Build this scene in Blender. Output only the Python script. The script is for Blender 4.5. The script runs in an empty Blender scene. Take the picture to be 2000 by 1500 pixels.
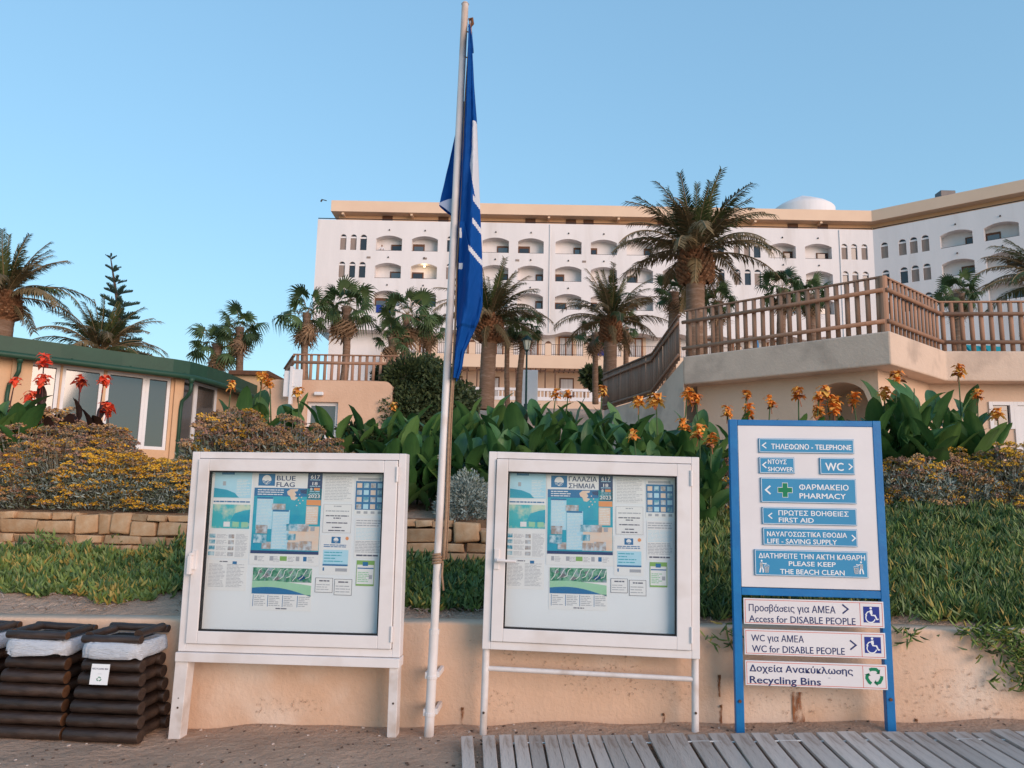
import bpy, bmesh, math, random
import numpy as np
from mathutils import Matrix, Vector, noise
R = math.radians
scene = bpy.context.scene
col = scene.collection

# ------------------------------------------------------------------ camera
PITCH, ROLL, ROT, FPX, EYE = R(8.5), R(1.1), R(-4.3), 1500.0, 1.6
cam_data = bpy.data.cameras.new('camera')
cam_data.sensor_width = 36.0
cam_data.lens = 36.0 * FPX / 2000.0
cam_data.clip_start = 0.05
cam_data.clip_end = 3000.0
cam = bpy.data.objects.new('camera', cam_data)
CAMR = Matrix.Rotation(math.pi / 2 + PITCH, 3, 'X') @ Matrix.Rotation(ROLL, 3, 'Z')
cam.matrix_world = Matrix.Translation((0, 0, EYE)) @ CAMR.to_4x4()
col.objects.link(cam)
scene.camera = cam

# ------------------------------------------------------------------ sky, sun, exposure
SUN_EL, SUN_AZ = R(13.0), R(140.0)     # azimuth clockwise from straight ahead: behind the viewer, to the right
world = bpy.data.worlds.new('World')
scene.world = world
world.use_nodes = True
wn = world.node_tree
sky = wn.nodes.new('ShaderNodeTexSky')
sky.sky_type = 'NISHITA'
sky.sun_disc = False
sky.sun_elevation = SUN_EL
sky.sun_rotation = SUN_AZ
sky.altitude = 0
sky.air_density = 1.6
sky.dust_density = 0.0
sky.ozone_density = 4.0
bg = wn.nodes['Background']
bg.inputs['Strength'].default_value = 0.15
gam = wn.nodes.new('ShaderNodeGamma')            # the phone's soft tone curve and white balance, the same over the whole sky
gam.inputs['Gamma'].default_value = 0.5
wb = wn.nodes.new('ShaderNodeMix'); wb.data_type = 'RGBA'; wb.blend_type = 'MULTIPLY'; wb.inputs[0].default_value = 1.0
wb.inputs[7].default_value = (1.52, 2.12, 2.56, 1)
wn.links.new(sky.outputs['Color'], gam.inputs['Color'])
wn.links.new(gam.outputs['Color'], wb.inputs[6])
wn.links.new(wb.outputs[2], bg.inputs['Color'])
sun_data = bpy.data.lights.new('sun', 'SUN')
sun_data.energy = 2.6
sun_data.angle = R(40)
sun_data.color = (1.0, 0.71, 0.555)
sun = bpy.data.objects.new('sun', sun_data)
sun_dir = Vector((math.sin(SUN_AZ) * math.cos(SUN_EL), math.cos(SUN_AZ) * math.cos(SUN_EL), math.sin(SUN_EL)))
sun.rotation_euler = sun_dir.to_track_quat('Z', 'Y').to_euler()
sun.location = sun_dir * 50
col.objects.link(sun)
scene.view_settings.view_transform = 'Standard'
scene.view_settings.look = 'None'
scene.view_settings.exposure = 0.35
scene.view_settings.gamma = 1.0
scene.cycles.max_bounces = 6
scene.cycles.diffuse_bounces = 3
scene.cycles.glossy_bounces = 3
scene.cycles.transparent_max_bounces = 8

# ------------------------------------------------------------------ measuring helpers (photograph pixel + a known distance -> place)
def ray(px, py):
    return CAMR @ Vector(((px - 1000) / FPX, (750 - py) / FPX, -1))
def P(px, py, Y):
    d = ray(px, py); return Vector((0, 0, EYE)) + d * (Y / d.y)
def PZ(px, py, z):
    d = ray(px, py); return Vector((0, 0, EYE)) + d * ((z - EYE) / d.z)
FR = Matrix.Rotation(ROT, 3, 'Z')
def F(a, b, z=0.0):            # frame of the low wall: a along it, b away from the viewer
    v = FR @ Vector((a, b, 0)); return Vector((v.x, v.y, z))
def PF(px, py, b):
    d = FR.transposed() @ ray(px, py); p = d * (b / d.y); return p.x, p.z + EYE
def lerp(a, b, t): return a + (b - a) * t
def interp(x, xs, ys): return float(np.interp(x, xs, ys))
rng = random.Random(7)

# ------------------------------------------------------------------ mesh collector
class MB:
    def __init__(s): s.v = []; s.f = []; s.m = []
    def add(s, verts, faces, mi=0):
        n = len(s.v); s.v.extend([tuple(p) for p in verts])
        for f in faces: s.f.append(tuple(i + n for i in f)); s.m.append(mi)
        return s
    def box(s, x0, x1, y0, y1, z0, z1, mi=0, T=None):
        p = [Vector(q) for q in ((x0,y0,z0),(x1,y0,z0),(x1,y1,z0),(x0,y1,z0),(x0,y0,z1),(x1,y0,z1),(x1,y1,z1),(x0,y1,z1))]
        if T is not None: p = [T @ q for q in p]
        return s.add(p, ((0,3,2,1),(4,5,6,7),(0,1,5,4),(1,2,6,5),(2,3,7,6),(3,0,4,7)), mi)
    def quad(s, a, b, c, d, mi=0): return s.add((a, b, c, d), ((0,1,2,3),), mi)
    def rect(s, x0, x1, z0, z1, y, mi=0): return s.quad((x0,y,z0),(x1,y,z0),(x1,y,z1),(x0,y,z1), mi)
    def tube(s, path, rad, n=8, mi=0, caps=True, squash=1.0):
        path = [Vector(p) for p in path]
        if not hasattr(rad, '__len__'): rad = [rad] * len(path)
        base = len(s.v); prev = None
        for i, p in enumerate(path):
            t = (path[min(i+1, len(path)-1)] - path[max(i-1, 0)])
            t = t.normalized() if t.length > 1e-9 else Vector((0,0,1))
            if prev is None:
                prev = Vector((0,0,1)).cross(t)
                if prev.length < 1e-3: prev = Vector((1,0,0))
            x = (prev - t * prev.dot(t)).normalized(); y = t.cross(x); prev = x
            for k in range(n):
                a = 2 * math.pi * k / n
                s.v.append(tuple(p + (x * math.cos(a) + y * math.sin(a) * squash) * rad[i]))
        for i in range(len(path) - 1):
            for k in range(n):
                a = base + i*n + k; b = base + i*n + (k+1) % n
                s.f.append((a, b, b+n, a+n)); s.m.append(mi)
        if caps:
            s.f.append(tuple(base + k for k in reversed(range(n)))); s.m.append(mi)
            s.f.append(tuple(base + (len(path)-1)*n + k for k in range(n))); s.m.append(mi)
        return s
    def prism(s, poly, y0, y1, mi=0, T=None):      # polygon in x,z pushed through y
        n = len(poly)
        p = [Vector((x, y0, z)) for x, z in poly] + [Vector((x, y1, z)) for x, z in poly]
        if T is not None: p = [T @ q for q in p]
        fs = [tuple(range(n)), tuple(range(2*n-1, n-1, -1))] + [(i, i+n, (i+1) % n + n, (i+1) % n) for i in range(n)]
        return s.add(p, fs, mi)
    def plan(s, poly, z0, z1, mi=0):               # polygon in x,y pushed up
        n = len(poly)
        p = [(x, y, z0) for x, y in poly] + [(x, y, z1) for x, y in poly]
        fs = [tuple(range(n-1, -1, -1)), tuple(range(n, 2*n))] + [(i, (i+1) % n, (i+1) % n + n, i+n) for i in range(n)]
        return s.add(p, fs, mi)
    def stroke(s, pts, w, y, mi=0, closed=False):  # flat line of width w in the x,z plane
        pts = [Vector((p[0], 0, p[1])) for p in pts]; n = len(pts); L = []; Rr = []
        for i in range(n):
            a = pts[(i-1) % n] if (closed or i > 0) else pts[i]; b = pts[(i+1) % n] if (closed or i < n-1) else pts[i]
            t = (b - a).normalized(); nn = Vector((-t.z, 0, t.x))
            k = 1.0
            if 0 < i < n-1 or closed:
                e = (pts[i] - a).normalized(); k = 1 / max(0.5, abs(Vector((-e.z, 0, e.x)).dot(nn)))
            L.append(pts[i] + nn * w/2*k); Rr.append(pts[i] - nn * w/2*k)
        for i in range(n if closed else n-1):
            j = (i+1) % n
            s.quad((Rr[i].x,y,Rr[i].z),(Rr[j].x,y,Rr[j].z),(L[j].x,y,L[j].z),(L[i].x,y,L[i].z), mi)
        return s
    def disc(s, cx, cz, r, y, mi=0, n=20, rz=None):
        rz = rz or r
        return s.add([(cx + r*math.cos(2*math.pi*k/n), y, cz + rz*math.sin(2*math.pi*k/n)) for k in range(n)], (tuple(range(n)),), mi)
    def mesh(s, name, mats, smooth=False, inv=None):
        me = bpy.data.meshes.new(name)
        v = s.v if inv is None else [tuple(inv @ Vector(p)) for p in s.v]
        me.from_pydata(v, [], s.f)
        for m in mats: me.materials.append(m)
        if len(mats) > 1: me.polygons.foreach_set('material_index', s.m)
        if smooth: me.polygons.foreach_set('use_smooth', [True] * len(me.polygons))
        me.update(); return me
    def build(s, name, mats, parent=None, smooth=False, world=False, bevel=0, angle=40):
        if not isinstance(mats, (list, tuple)): mats = [mats]
        inv = parent.matrix_basis.inverted() if (parent is not None and world) else None
        o = obj(name, s.mesh(name, mats, smooth, inv), parent)
        if bevel:
            b = o.modifiers.new('bevel', 'BEVEL'); b.width = bevel; b.segments = 2; b.limit_method = 'ANGLE'; b.angle_limit = R(angle)
        return o
def obj(name, me, parent=None, loc=None, rot=None, scale=None):
    o = bpy.data.objects.new(name, me); col.objects.link(o)
    if parent is not None: o.parent = parent
    if loc is not None: o.location = loc
    if rot is not None: o.rotation_euler = rot
    if scale is not None: o.scale = (scale,)*3 if not hasattr(scale, '__len__') else scale
    return o
def tag(o, label, cat, group=None):
    o['label'] = label; o['category'] = cat; o['kind'] = 'thing'
    if group: o['group'] = group
    return o
def thing(name, label, cat, loc=(0,0,0), rotz=0.0, group=None):
    o = bpy.data.objects.new(name, None); o.empty_display_size = 0.2; col.objects.link(o)
    o.matrix_basis = Matrix.Translation(loc) @ Matrix.Rotation(rotz, 4, 'Z')
    return tag(o, label, cat, group)
def structure(o): o['kind'] = 'structure'; return o
def stuff(o): o['kind'] = 'stuff'; return o
def smooth_by_angle(o, deg=40):
    me = o.data; me.polygons.foreach_set('use_smooth', [True]*len(me.polygons))
    bm = bmesh.new(); bm.from_mesh(me)
    for e in bm.edges:
        if len(e.link_faces) == 2: e.smooth = e.calc_face_angle() < R(deg)
    bm.to_mesh(me); bm.free(); return o

# ------------------------------------------------------------------ materials
def mat(name, c1, c2=None, scale=4.0, rough=0.75, bump=0.0, bscale=None, spec=0.3, rand=0.0, metal=0.0, c3=None, s3=0.6, coords='Object',
        stretch=(1,1,1), contrast=(0.35, 0.65), transl=0.0, emit=0.0, alpha=None, bdist=0.02, ior=None, lumpy=None):
    m = bpy.data.materials.new(name); m.use_nodes = True
    nt = m.node_tree; N = nt.nodes.new; L = nt.links.new
    bs = nt.nodes['Principled BSDF']
    bs.inputs['Roughness'].default_value = rough; bs.inputs['Metallic'].default_value = metal
    bs.inputs['Specular IOR Level'].default_value = spec
    if ior: bs.inputs['IOR'].default_value = ior
    tc = N('ShaderNodeTexCoord'); mp = N('ShaderNodeMapping'); mp.inputs['Scale'].default_value = stretch
    L((tc.outputs[coords]), mp.inputs['Vector'])
    def nz(sc, det=5, rgh=0.6):
        n = N('ShaderNodeTexNoise'); n.inputs['Scale'].default_value = sc; n.inputs['Detail'].default_value = det
        n.inputs['Roughness'].default_value = rgh; L(mp.outputs[0], n.inputs['Vector']); return n
    def mix(fac, a, b):
        x = N('ShaderNodeMix'); x.data_type = 'RGBA'
        L(fac, x.inputs[0])
        for i, c in ((6, a), (7, b)):
            if isinstance(c, tuple): x.inputs[i].default_value = (*c, 1)
            else: L(c, x.inputs[i])
        return x.outputs[2]
    def mrange(v, lo, hi):
        q = N('ShaderNodeMapRange'); q.inputs[1].default_value = lo; q.inputs[2].default_value = hi; L(v, q.inputs[0]); return q.outputs[0]
    out = None
    if c2 is not None:
        out = mix(mrange(nz(scale).outputs['Fac'], *contrast), c1, c2)
    if c3 is not None:
        out = mix(mrange(nz(scale * s3, 3).outputs['Fac'], 0.52, 0.68), out if out is not None else c1, c3)
    if rand > 0:
        oi = N('ShaderNodeObjectInfo'); hs = N('ShaderNodeHueSaturation')
        q = N('ShaderNodeMapRange'); q.inputs[3].default_value = 1 - rand; q.inputs[4].default_value = 1 + rand
        L(oi.outputs['Random'], q.inputs[0]); L(q.outputs[0], hs.inputs['Value'])
        if out is None: hs.inputs['Color'].default_value = (*c1, 1)
        else: L(out, hs.inputs['Color'])
        out = hs.outputs['Color']
    if out is None: bs.inputs['Base Color'].default_value = (*c1, 1)
    else: L(out, bs.inputs['Base Color'])
    if bump > 0:
        b = N('ShaderNodeBump'); b.inputs['Strength'].default_value = bump; b.inputs['Distance'].default_value = bdist
        h = nz(bscale or scale * 4, 6, 0.65).outputs['Fac']
        if lumpy:
            ad = N('ShaderNodeMath'); ad.operation = 'MULTIPLY_ADD'; L(nz(lumpy[0], 2).outputs['Fac'], ad.inputs[0]); ad.inputs[1].default_value = lumpy[1]; L(h, ad.inputs[2]); h = ad.outputs[0]
        L(h, b.inputs['Height']); L(b.outputs[0], bs.inputs['Normal'])
    if emit:
        bs.inputs['Emission Color'].default_value = (*c1, 1); bs.inputs['Emission Strength'].default_value = emit
    if transl > 0:
        t = N('ShaderNodeBsdfTranslucent'); ms = N('ShaderNodeMixShader'); ms.inputs[0].default_value = transl
        if out is not None: L(out, t.inputs['Color'])
        else: t.inputs['Color'].default_value = (*c1, 1)
        L(bs.outputs[0], ms.inputs[1]); L(t.outputs[0], ms.inputs[2]); L(ms.outputs[0], nt.nodes['Material Output'].inputs['Surface'])
    if alpha:                                       # worn-away edges of a stain: noise decides where it is
        n = nz(alpha[0], 4); bs.inputs['Alpha'].default_value = 1
        L(mrange(n.outputs['Fac'], alpha[1], alpha[2]), bs.inputs['Alpha'])
    return m
def clear_glass(name, tint=(0.9,0.95,0.95), amount=1.0):
    m = bpy.data.materials.new(name); m.use_nodes = True; nt = m.node_tree; N = nt.nodes.new; L = nt.links.new
    nt.nodes.remove(nt.nodes['Principled BSDF'])
    tr = N('ShaderNodeBsdfTransparent'); tr.inputs[0].default_value = (*tint, 1)
    gl = N('ShaderNodeBsdfGlossy'); gl.inputs['Roughness'].default_value = 0.02
    lw = N('ShaderNodeLayerWeight'); lw.inputs[0].default_value = 0.5
    pw = N('ShaderNodeMath'); pw.operation = 'POWER'; pw.inputs[1].default_value = 4.0; L(lw.outputs['Facing'], pw.inputs[0])
    mu = N('ShaderNodeMath'); mu.operation = 'MULTIPLY_ADD'; mu.inputs[1].default_value = 0.6; mu.inputs[2].default_value = 0.025 * amount; mu.use_clamp = True; L(pw.outputs[0], mu.inputs[0])
    ms = N('ShaderNodeMixShader'); L(mu.outputs[0], ms.inputs[0]); L(tr.outputs[0], ms.inputs[1]); L(gl.outputs[0], ms.inputs[2])
    L(ms.outputs[0], nt.nodes['Material Output'].inputs['Surface']); return m

# ------------------------------------------------------------------ lettering (flat print cut from the built-in font)
_tcache = {}
def glyphs(s, bold=0.0):
    k = (s, bold)
    if k not in _tcache:
        cu = bpy.data.curves.new('lettering', 'FONT'); cu.body = s; cu.size = 1.0; cu.offset = bold; cu.resolution_u = 3; cu.fill_mode = 'FRONT'
        o = bpy.data.objects.new('lettering', cu); col.objects.link(o)
        dg = bpy.context.evaluated_depsgraph_get(); me = bpy.data.meshes.new_from_object(o.evaluated_get(dg))
        v = np.array([tuple(p.co)[:2] for p in me.vertices]); f = [tuple(p.vertices) for p in me.polygons]
        bpy.data.objects.remove(o); bpy.data.curves.remove(cu); bpy.data.meshes.remove(me)
        _tcache[k] = (v, f)
    return _tcache[k]
_cap = {}
def text_on(mb, s, x0, x1, zbase, cap, y, mi=0, weight=0.03):
    bold = 0.0
    src = s; s = s.replace('Φ','O').replace('σ','o')          # those two are drawn as a ring plus its bar
    v, f = glyphs(s, bold); h, _ = glyphs('H', bold); bars = []
    for i, ch in enumerate(src):
        if ch in 'Φσ':
            g, _ = glyphs('O' if ch == 'Φ' else 'o', bold); rx = glyphs(s[:i+1], bold)[0][:,0].max(); gw = g[:,0].max()-g[:,0].min(); gh = g[:,1].max()
            bars.append((rx-gw*.5-.04, rx-gw*.5+.04, -.07, gh+.06) if ch == 'Φ' else (rx-gw*.55, rx+.06, gh-.085, gh-.01))
    nv = len(v)
    if bars:
        v = np.concatenate([v] + [np.array([(b[0],b[2]),(b[1],b[2]),(b[1],b[3]),(b[0],b[3])]) for b in bars]); fb = [tuple(nv+4*k+j for j in range(4)) for k in range(len(bars))]
    else: fb = []
    capu = h[:,1].max() - max(0, h[:,1].min()); lo = v[:,0].min(); hi = v[:,0].max()
    kx = (x1 - x0) / (hi - lo); kz = cap / capu
    for n, (ex, ez) in enumerate(((0,0),(-1,0),(1,0),(0,-1),(0,1))[:(5 if weight else 1)]):      # overprinted a hair apart for a bold face
        mb.add([(x0 + (p[0]-lo)*kx + ex*weight*cap, y - n*0.00008, zbase + p[1]*kz + ez*weight*cap*.6) for p in v[:nv]], f, mi)
    if fb: mb.add([(x0 + (p[0]-lo)*kx, y - 0.0006, zbase + p[1]*kz) for p in v[nv:]], [tuple(i-nv for i in q) for q in fb], mi)

# ================================================================== lie of the land
def zfront(a): return 0.12 + 0.048 * max(-2.8, min(9.0, a)) + 0.03 * min(1, max(0, (-2.62 - a) / 0.25))
def ztop(a): return 0.765 + 0.018 * max(-9.0, min(9.0, a))
def ground_z(x, y):
    v = FR.transposed() @ Vector((x, y, 0)); a, b = v.x, v.y
    w = 0.035 * noise.noise((x*1.1, y*1.1, 3.0)) + 0.012 * noise.noise((x*4.3, y*4.3, 9.0))
    if b < 5.46:
        foot = 0.03 * math.exp(-((5.4 - b) / 0.16) ** 2) * (0.4 + noise.noise((a*2.3, 1.7, 0)))
        return zfront(a) + (w * 0.5 if b > 2 else w * 0.5 + (b - 2) * 0.02) + foot
    t = ztop(a) - 0.015
    left = interp(b, (5.5, 7.12, 7.3, 9, 12, 16, 20, 28, 40, 60, 76, 90, 140, 400), (t, 1.02, 1.36, 1.62, 1.72, 1.9, 2.3, 3.6, 5.8, 8.6, 10.6, 10.8, 10.9, 10.9))
    right = interp(b, (5.5, 8.5, 10, 12, 16, 20, 28, 40, 60, 76, 90, 140, 400), (t, 1.52, 1.7, 1.75, 1.9, 2.4, 3.6, 5.8, 8.6, 10.6, 10.8, 10.9, 10.9))
    k = min(1, max(0, (a + 0.1) / 0.8)); k = k * k * (3 - 2 * k)
    return lerp(left, right, k) + w * min(1, (b - 5.45) * 1.5) * 0.8

M_sand = mat('beach_sand', (0.60,0.405,0.295), (0.49,0.33,0.24), 3.0, 0.95, 0.9, 60, 0.1, c3=(0.60,0.42,0.31), s3=0.4, coords='Object', bdist=0.03, lumpy=(14, 2.2))
def build_ground():
    As = sorted(set([-400,-250,-150,-100,-70,-50,-38,-30,-24,-20,-17,-14,-12,-10] + list(np.arange(-8.5,9.01,0.085)) + [10,12,14,17,20,24,30,38,50,70,100,150,250,400]))
    Bs = [-200,-80,-30,-10,0,1.5,2.5,3.2] + list(np.arange(3.6,5.42,0.06)) + [5.44,5.5] + list(np.arange(5.56,10,0.09)) + [10.5,11,12,13,14,16,18,20,24,28,34,40,50,60,70,76,84,90,110,140,200,400,900]
    v = []
    for b in Bs:
        for a in As:
            p = F(a, b); v.append((p.x, p.y, ground_z(p.x, p.y)))
    n = len(As); f = [(j*n+i, j*n+i+1, (j+1)*n+i+1, (j+1)*n+i) for j in range(len(Bs)-1) for i in range(n-1)]
    m = MB(); m.v = v; m.f = f; m.m = [0]*len(f)
    structure(m.build('ground', M_sand, smooth=True))
build_ground()

# ================================================================== low plaster wall
M_plaster = mat('peach_plaster', (0.70,0.48,0.345), (0.66,0.44,0.305), 2.2, 0.88, 0.7, 24, 0.15, c3=(0.74,0.575,0.46), s3=0.55, bdist=0.012, lumpy=(3.0, 1.5))
M_plaster_top = M_plaster
M_rust = mat('rust_streak', (0.22,0.07,0.025), (0.30,0.12,0.05), 30, 0.9, stretch=(1,1,0.25), alpha=(34, 0.42, 0.62))
M_crack = mat('wall_scuff', (0.44,0.29,0.20), (0.36,0.24,0.17), 30, 0.95, alpha=(42, 0.57, 0.82))
M_rustbolt = mat('rusty_bolt', (0.10,0.045,0.025), (0.2,0.08,0.03), 60, 0.8)
def build_low_wall():
    w = thing('low_wall', 'long low peach plastered retaining wall running behind the notice boards', 'wall', F(0,5.4,0), ROT)
    m = MB(); As = np.arange(-15, 15.01, 0.1); rows = []
    for a in As:
        t = ztop(a) + 0.010*noise.noise((a*1.7,0,0)) + 0.004*noise.noise((a*9,0,5)); j = 0.004*noise.noise((a*5,3,0))
        rows.append([(a, j, -0.6), (a, j*1.5, 0.25+zfront(a)*0.5), (a, j, t-0.018), (a, 0.006+j, t-0.005), (a, 0.022, t), (a, 0.15, t+0.004), (a, 0.17, t-0.02), (a, 0.17, -0.6)])
    for r in rows: m.v.extend(r)
    for i in range(len(rows)-1):
        for k in range(7): m.f.append((i*8+k, (i+1)*8+k, (i+1)*8+k+1, i*8+k+1)); m.m.append(0)
    m.build('plaster', M_plaster, w, smooth=True)
    # rusty bolt ends with their streaks, scuffs and cracks in the render
    for px, py, ln in ((903,1385,30),(1405,1322,34),(1408,1380,55),(1296,1396,18),(1790,1407,22),(770,1300,12),(1560,1350,0)):
        a, z = PF(px, py, 5.39)
        if ln:
            b = MB(); b.tube([(a,-0.012,z),(a,0.03,z)], 0.008, 8); b.build('bolt', M_rustbolt, w)
        s = MB(); L = ln/285.0 + 0.02; n = 6; wd = 0.011
        for k in range(n):
            z0 = z+0.012 - L*k/n; z1 = z+0.012 - L*(k+1)/n; w0 = wd*(1-0.5*k/n); w1 = wd*(1-0.5*(k+1)/n); o = 0.004*math.sin(k*1.3+a*9)
            s.quad((a-w1+o,-0.0045,z1),(a+w1+o,-0.0045,z1),(a+w0,-0.0045,z0),(a-w0,-0.0045,z0))
        if ln: s.build('rust_stain', M_rust, w)
    r = random.Random(3)
    for px, py, W, Hh in ((1180,1330,150,50),(1285,1345,120,45),(1010,1290,60,40),(1560,1370,60,70),(1490,1375,50,40),(1640,1365,70,45),(1850,1370,160,60),(1900,1330,140,40),(1800,1300,60,50),(1215,1290,90,30),(980,1370,50,40),(560,1380,140,30),(1095,1300,70,40),(1950,1385,90,40),(1560,1385,22,60)):
        a, z = PF(px, py, 5.39); w2, h2 = W/570, Hh/570
        s = MB(); s.rect(a-w2, a+w2, z-h2, z+h2, -0.0065 - 0.0004*r.random()); s.build('scuff', M_rust if W == 22 else M_crack, w)
    for x0, y0, x1, y1 in ((885,1330,945,1300),(866,1245,930,1250)):
        n = 14; a0, z0 = PF(x0,y0,5.39); a1, z1 = PF(x1,y1,5.39)
        s = MB(); s.stroke([(lerp(a0,a1,k/n)+r.uniform(-.004,.004), lerp(z0,z1,k/n)+r.uniform(-.01,.01)) for k in range(n+1)], 0.003, -0.0075); s.build('crack', M_crack, w)
build_low_wall()

# ================================================================== paint, plastic, glass
M_white = mat('white_painted_metal', (0.78,0.74,0.735), (0.72,0.68,0.67), 3.0, 0.45, 0.05, 30, 0.4, c3=(0.66,0.60,0.57), s3=0.8)
M_whiteb = mat('worn_white_paint', (0.74,0.70,0.69), (0.66,0.61,0.59), 6.0, 0.5, 0.08, 40, 0.4, c3=(0.55,0.47,0.42), s3=0.7)
M_seal = mat('black_rubber_seal', (0.012,0.012,0.014), rough=0.6)
M_panel = mat('pale_back_panel', (0.78,0.81,0.83), (0.75,0.785,0.81), 1.5, 0.5)
M_glass = clear_glass('case_glass', (0.97,0.985,0.99), 1.3)
M_hole = mat('dark_screw', (0.03,0.025,0.022), (0.12,0.06,0.03), 50, 0.6)
M_paper = mat('poster_paper', (0.80,0.80,0.79), (0.76,0.77,0.77), 1.0, 0.6)
M_ink = mat('grey_print', (0.38,0.40,0.44), rough=0.7)
M_inkd = mat('dark_print', (0.10,0.11,0.16), rough=0.7)
M_navy = mat('navy_print', (0.030,0.06,0.16), rough=0.6)
M_blue = mat('blue_print', (0.02,0.16,0.36), rough=0.6)
M_sea = mat('turquoise_print', (0.015,0.30,0.46), (0.03,0.42,0.52), 5, 0.6)
M_pale = mat('pale_blue_print', (0.38,0.66,0.80), (0.46,0.72,0.83), 6, 0.6)
M_peach = mat('peach_print', (0.78,0.56,0.42), (0.72,0.62,0.54), 14, 0.6)
M_orange = mat('orange_print', (0.75,0.30,0.12), rough=0.6)
M_green = mat('green_map_print', (0.03,0.20,0.12), (0.20,0.42,0.30), 22, 0.6, contrast=(0.45,0.55), c3=(0.35,0.40,0.50), s3=0.7)
M_lgreen = mat('light_green_print', (0.30,0.58,0.36), (0.36,0.62,0.44), 6, 0.6)
M_photo = mat('small_photo_print', (0.32,0.27,0.25), (0.55,0.62,0.68), 26, 0.6, c3=(0.42,0.30,0.22), s3=0.7, contrast=(0.4,0.6))
M_photob = mat('small_sea_photo_print', (0.03,0.28,0.42), (0.50,0.66,0.72), 24, 0.6, contrast=(0.4,0.6))
M_coast = mat('coast_map_print', (0.05,0.45,0.50), (0.55,0.66,0.50), 4.5, 0.6, contrast=(0.46,0.56), c3=(0.68,0.63,0.52), s3=1.6)
M_olive = mat('olive_print', (0.22,0.42,0.12), rough=0.6)
PRINT = [M_paper, M_ink, M_inkd, M_navy, M_blue, M_sea, M_pale, M_peach, M_orange, M_green, M_lgreen, M_photo, M_photob, M_coast, M_olive]
PA, IN, DK, NV, BL, SE, PB, PE, OR, GR, LG, PH, PS, CO, OL = range(15)

def text_lines(m, x0, x1, z0, z1, n, y, mi, r, thick=0.35, ragged=0.35):
    h = (z1 - z0) / n
    for k in range(n):
        zc = z1 - h*(k+0.5); e = x1 - (x1-x0) * ragged * r.random()**2
        x = x0
        while x < e - 0.004:
            wl = min(e - x, r.uniform(0.012, 0.045)); m.rect(x, x+wl, zc-h*thick/2, zc+h*thick/2, y, mi); x += wl + 0.004

def wave_logo(m, x0, x1, z0, z1, y):
    cx, cz, r = (x0+x1)/2, (z0+z1)/2, (z1-z0)*0.39
    m.rect(x0, x1, z0, z1, y, BL); m.disc(cx, cz, r, y-0.0004, PA, 24)
    for k, dz in enumerate((-0.30, -0.52, -0.74)):
        hw = math.sqrt(max(0.02, 1-dz*dz)) * r
        m.stroke([(cx-hw+2*hw*t/8, cz+dz*r + 0.10*r*math.sin(t*1.6+k)) for t in range(9)], r*0.13, y-0.0008, BL)

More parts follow.
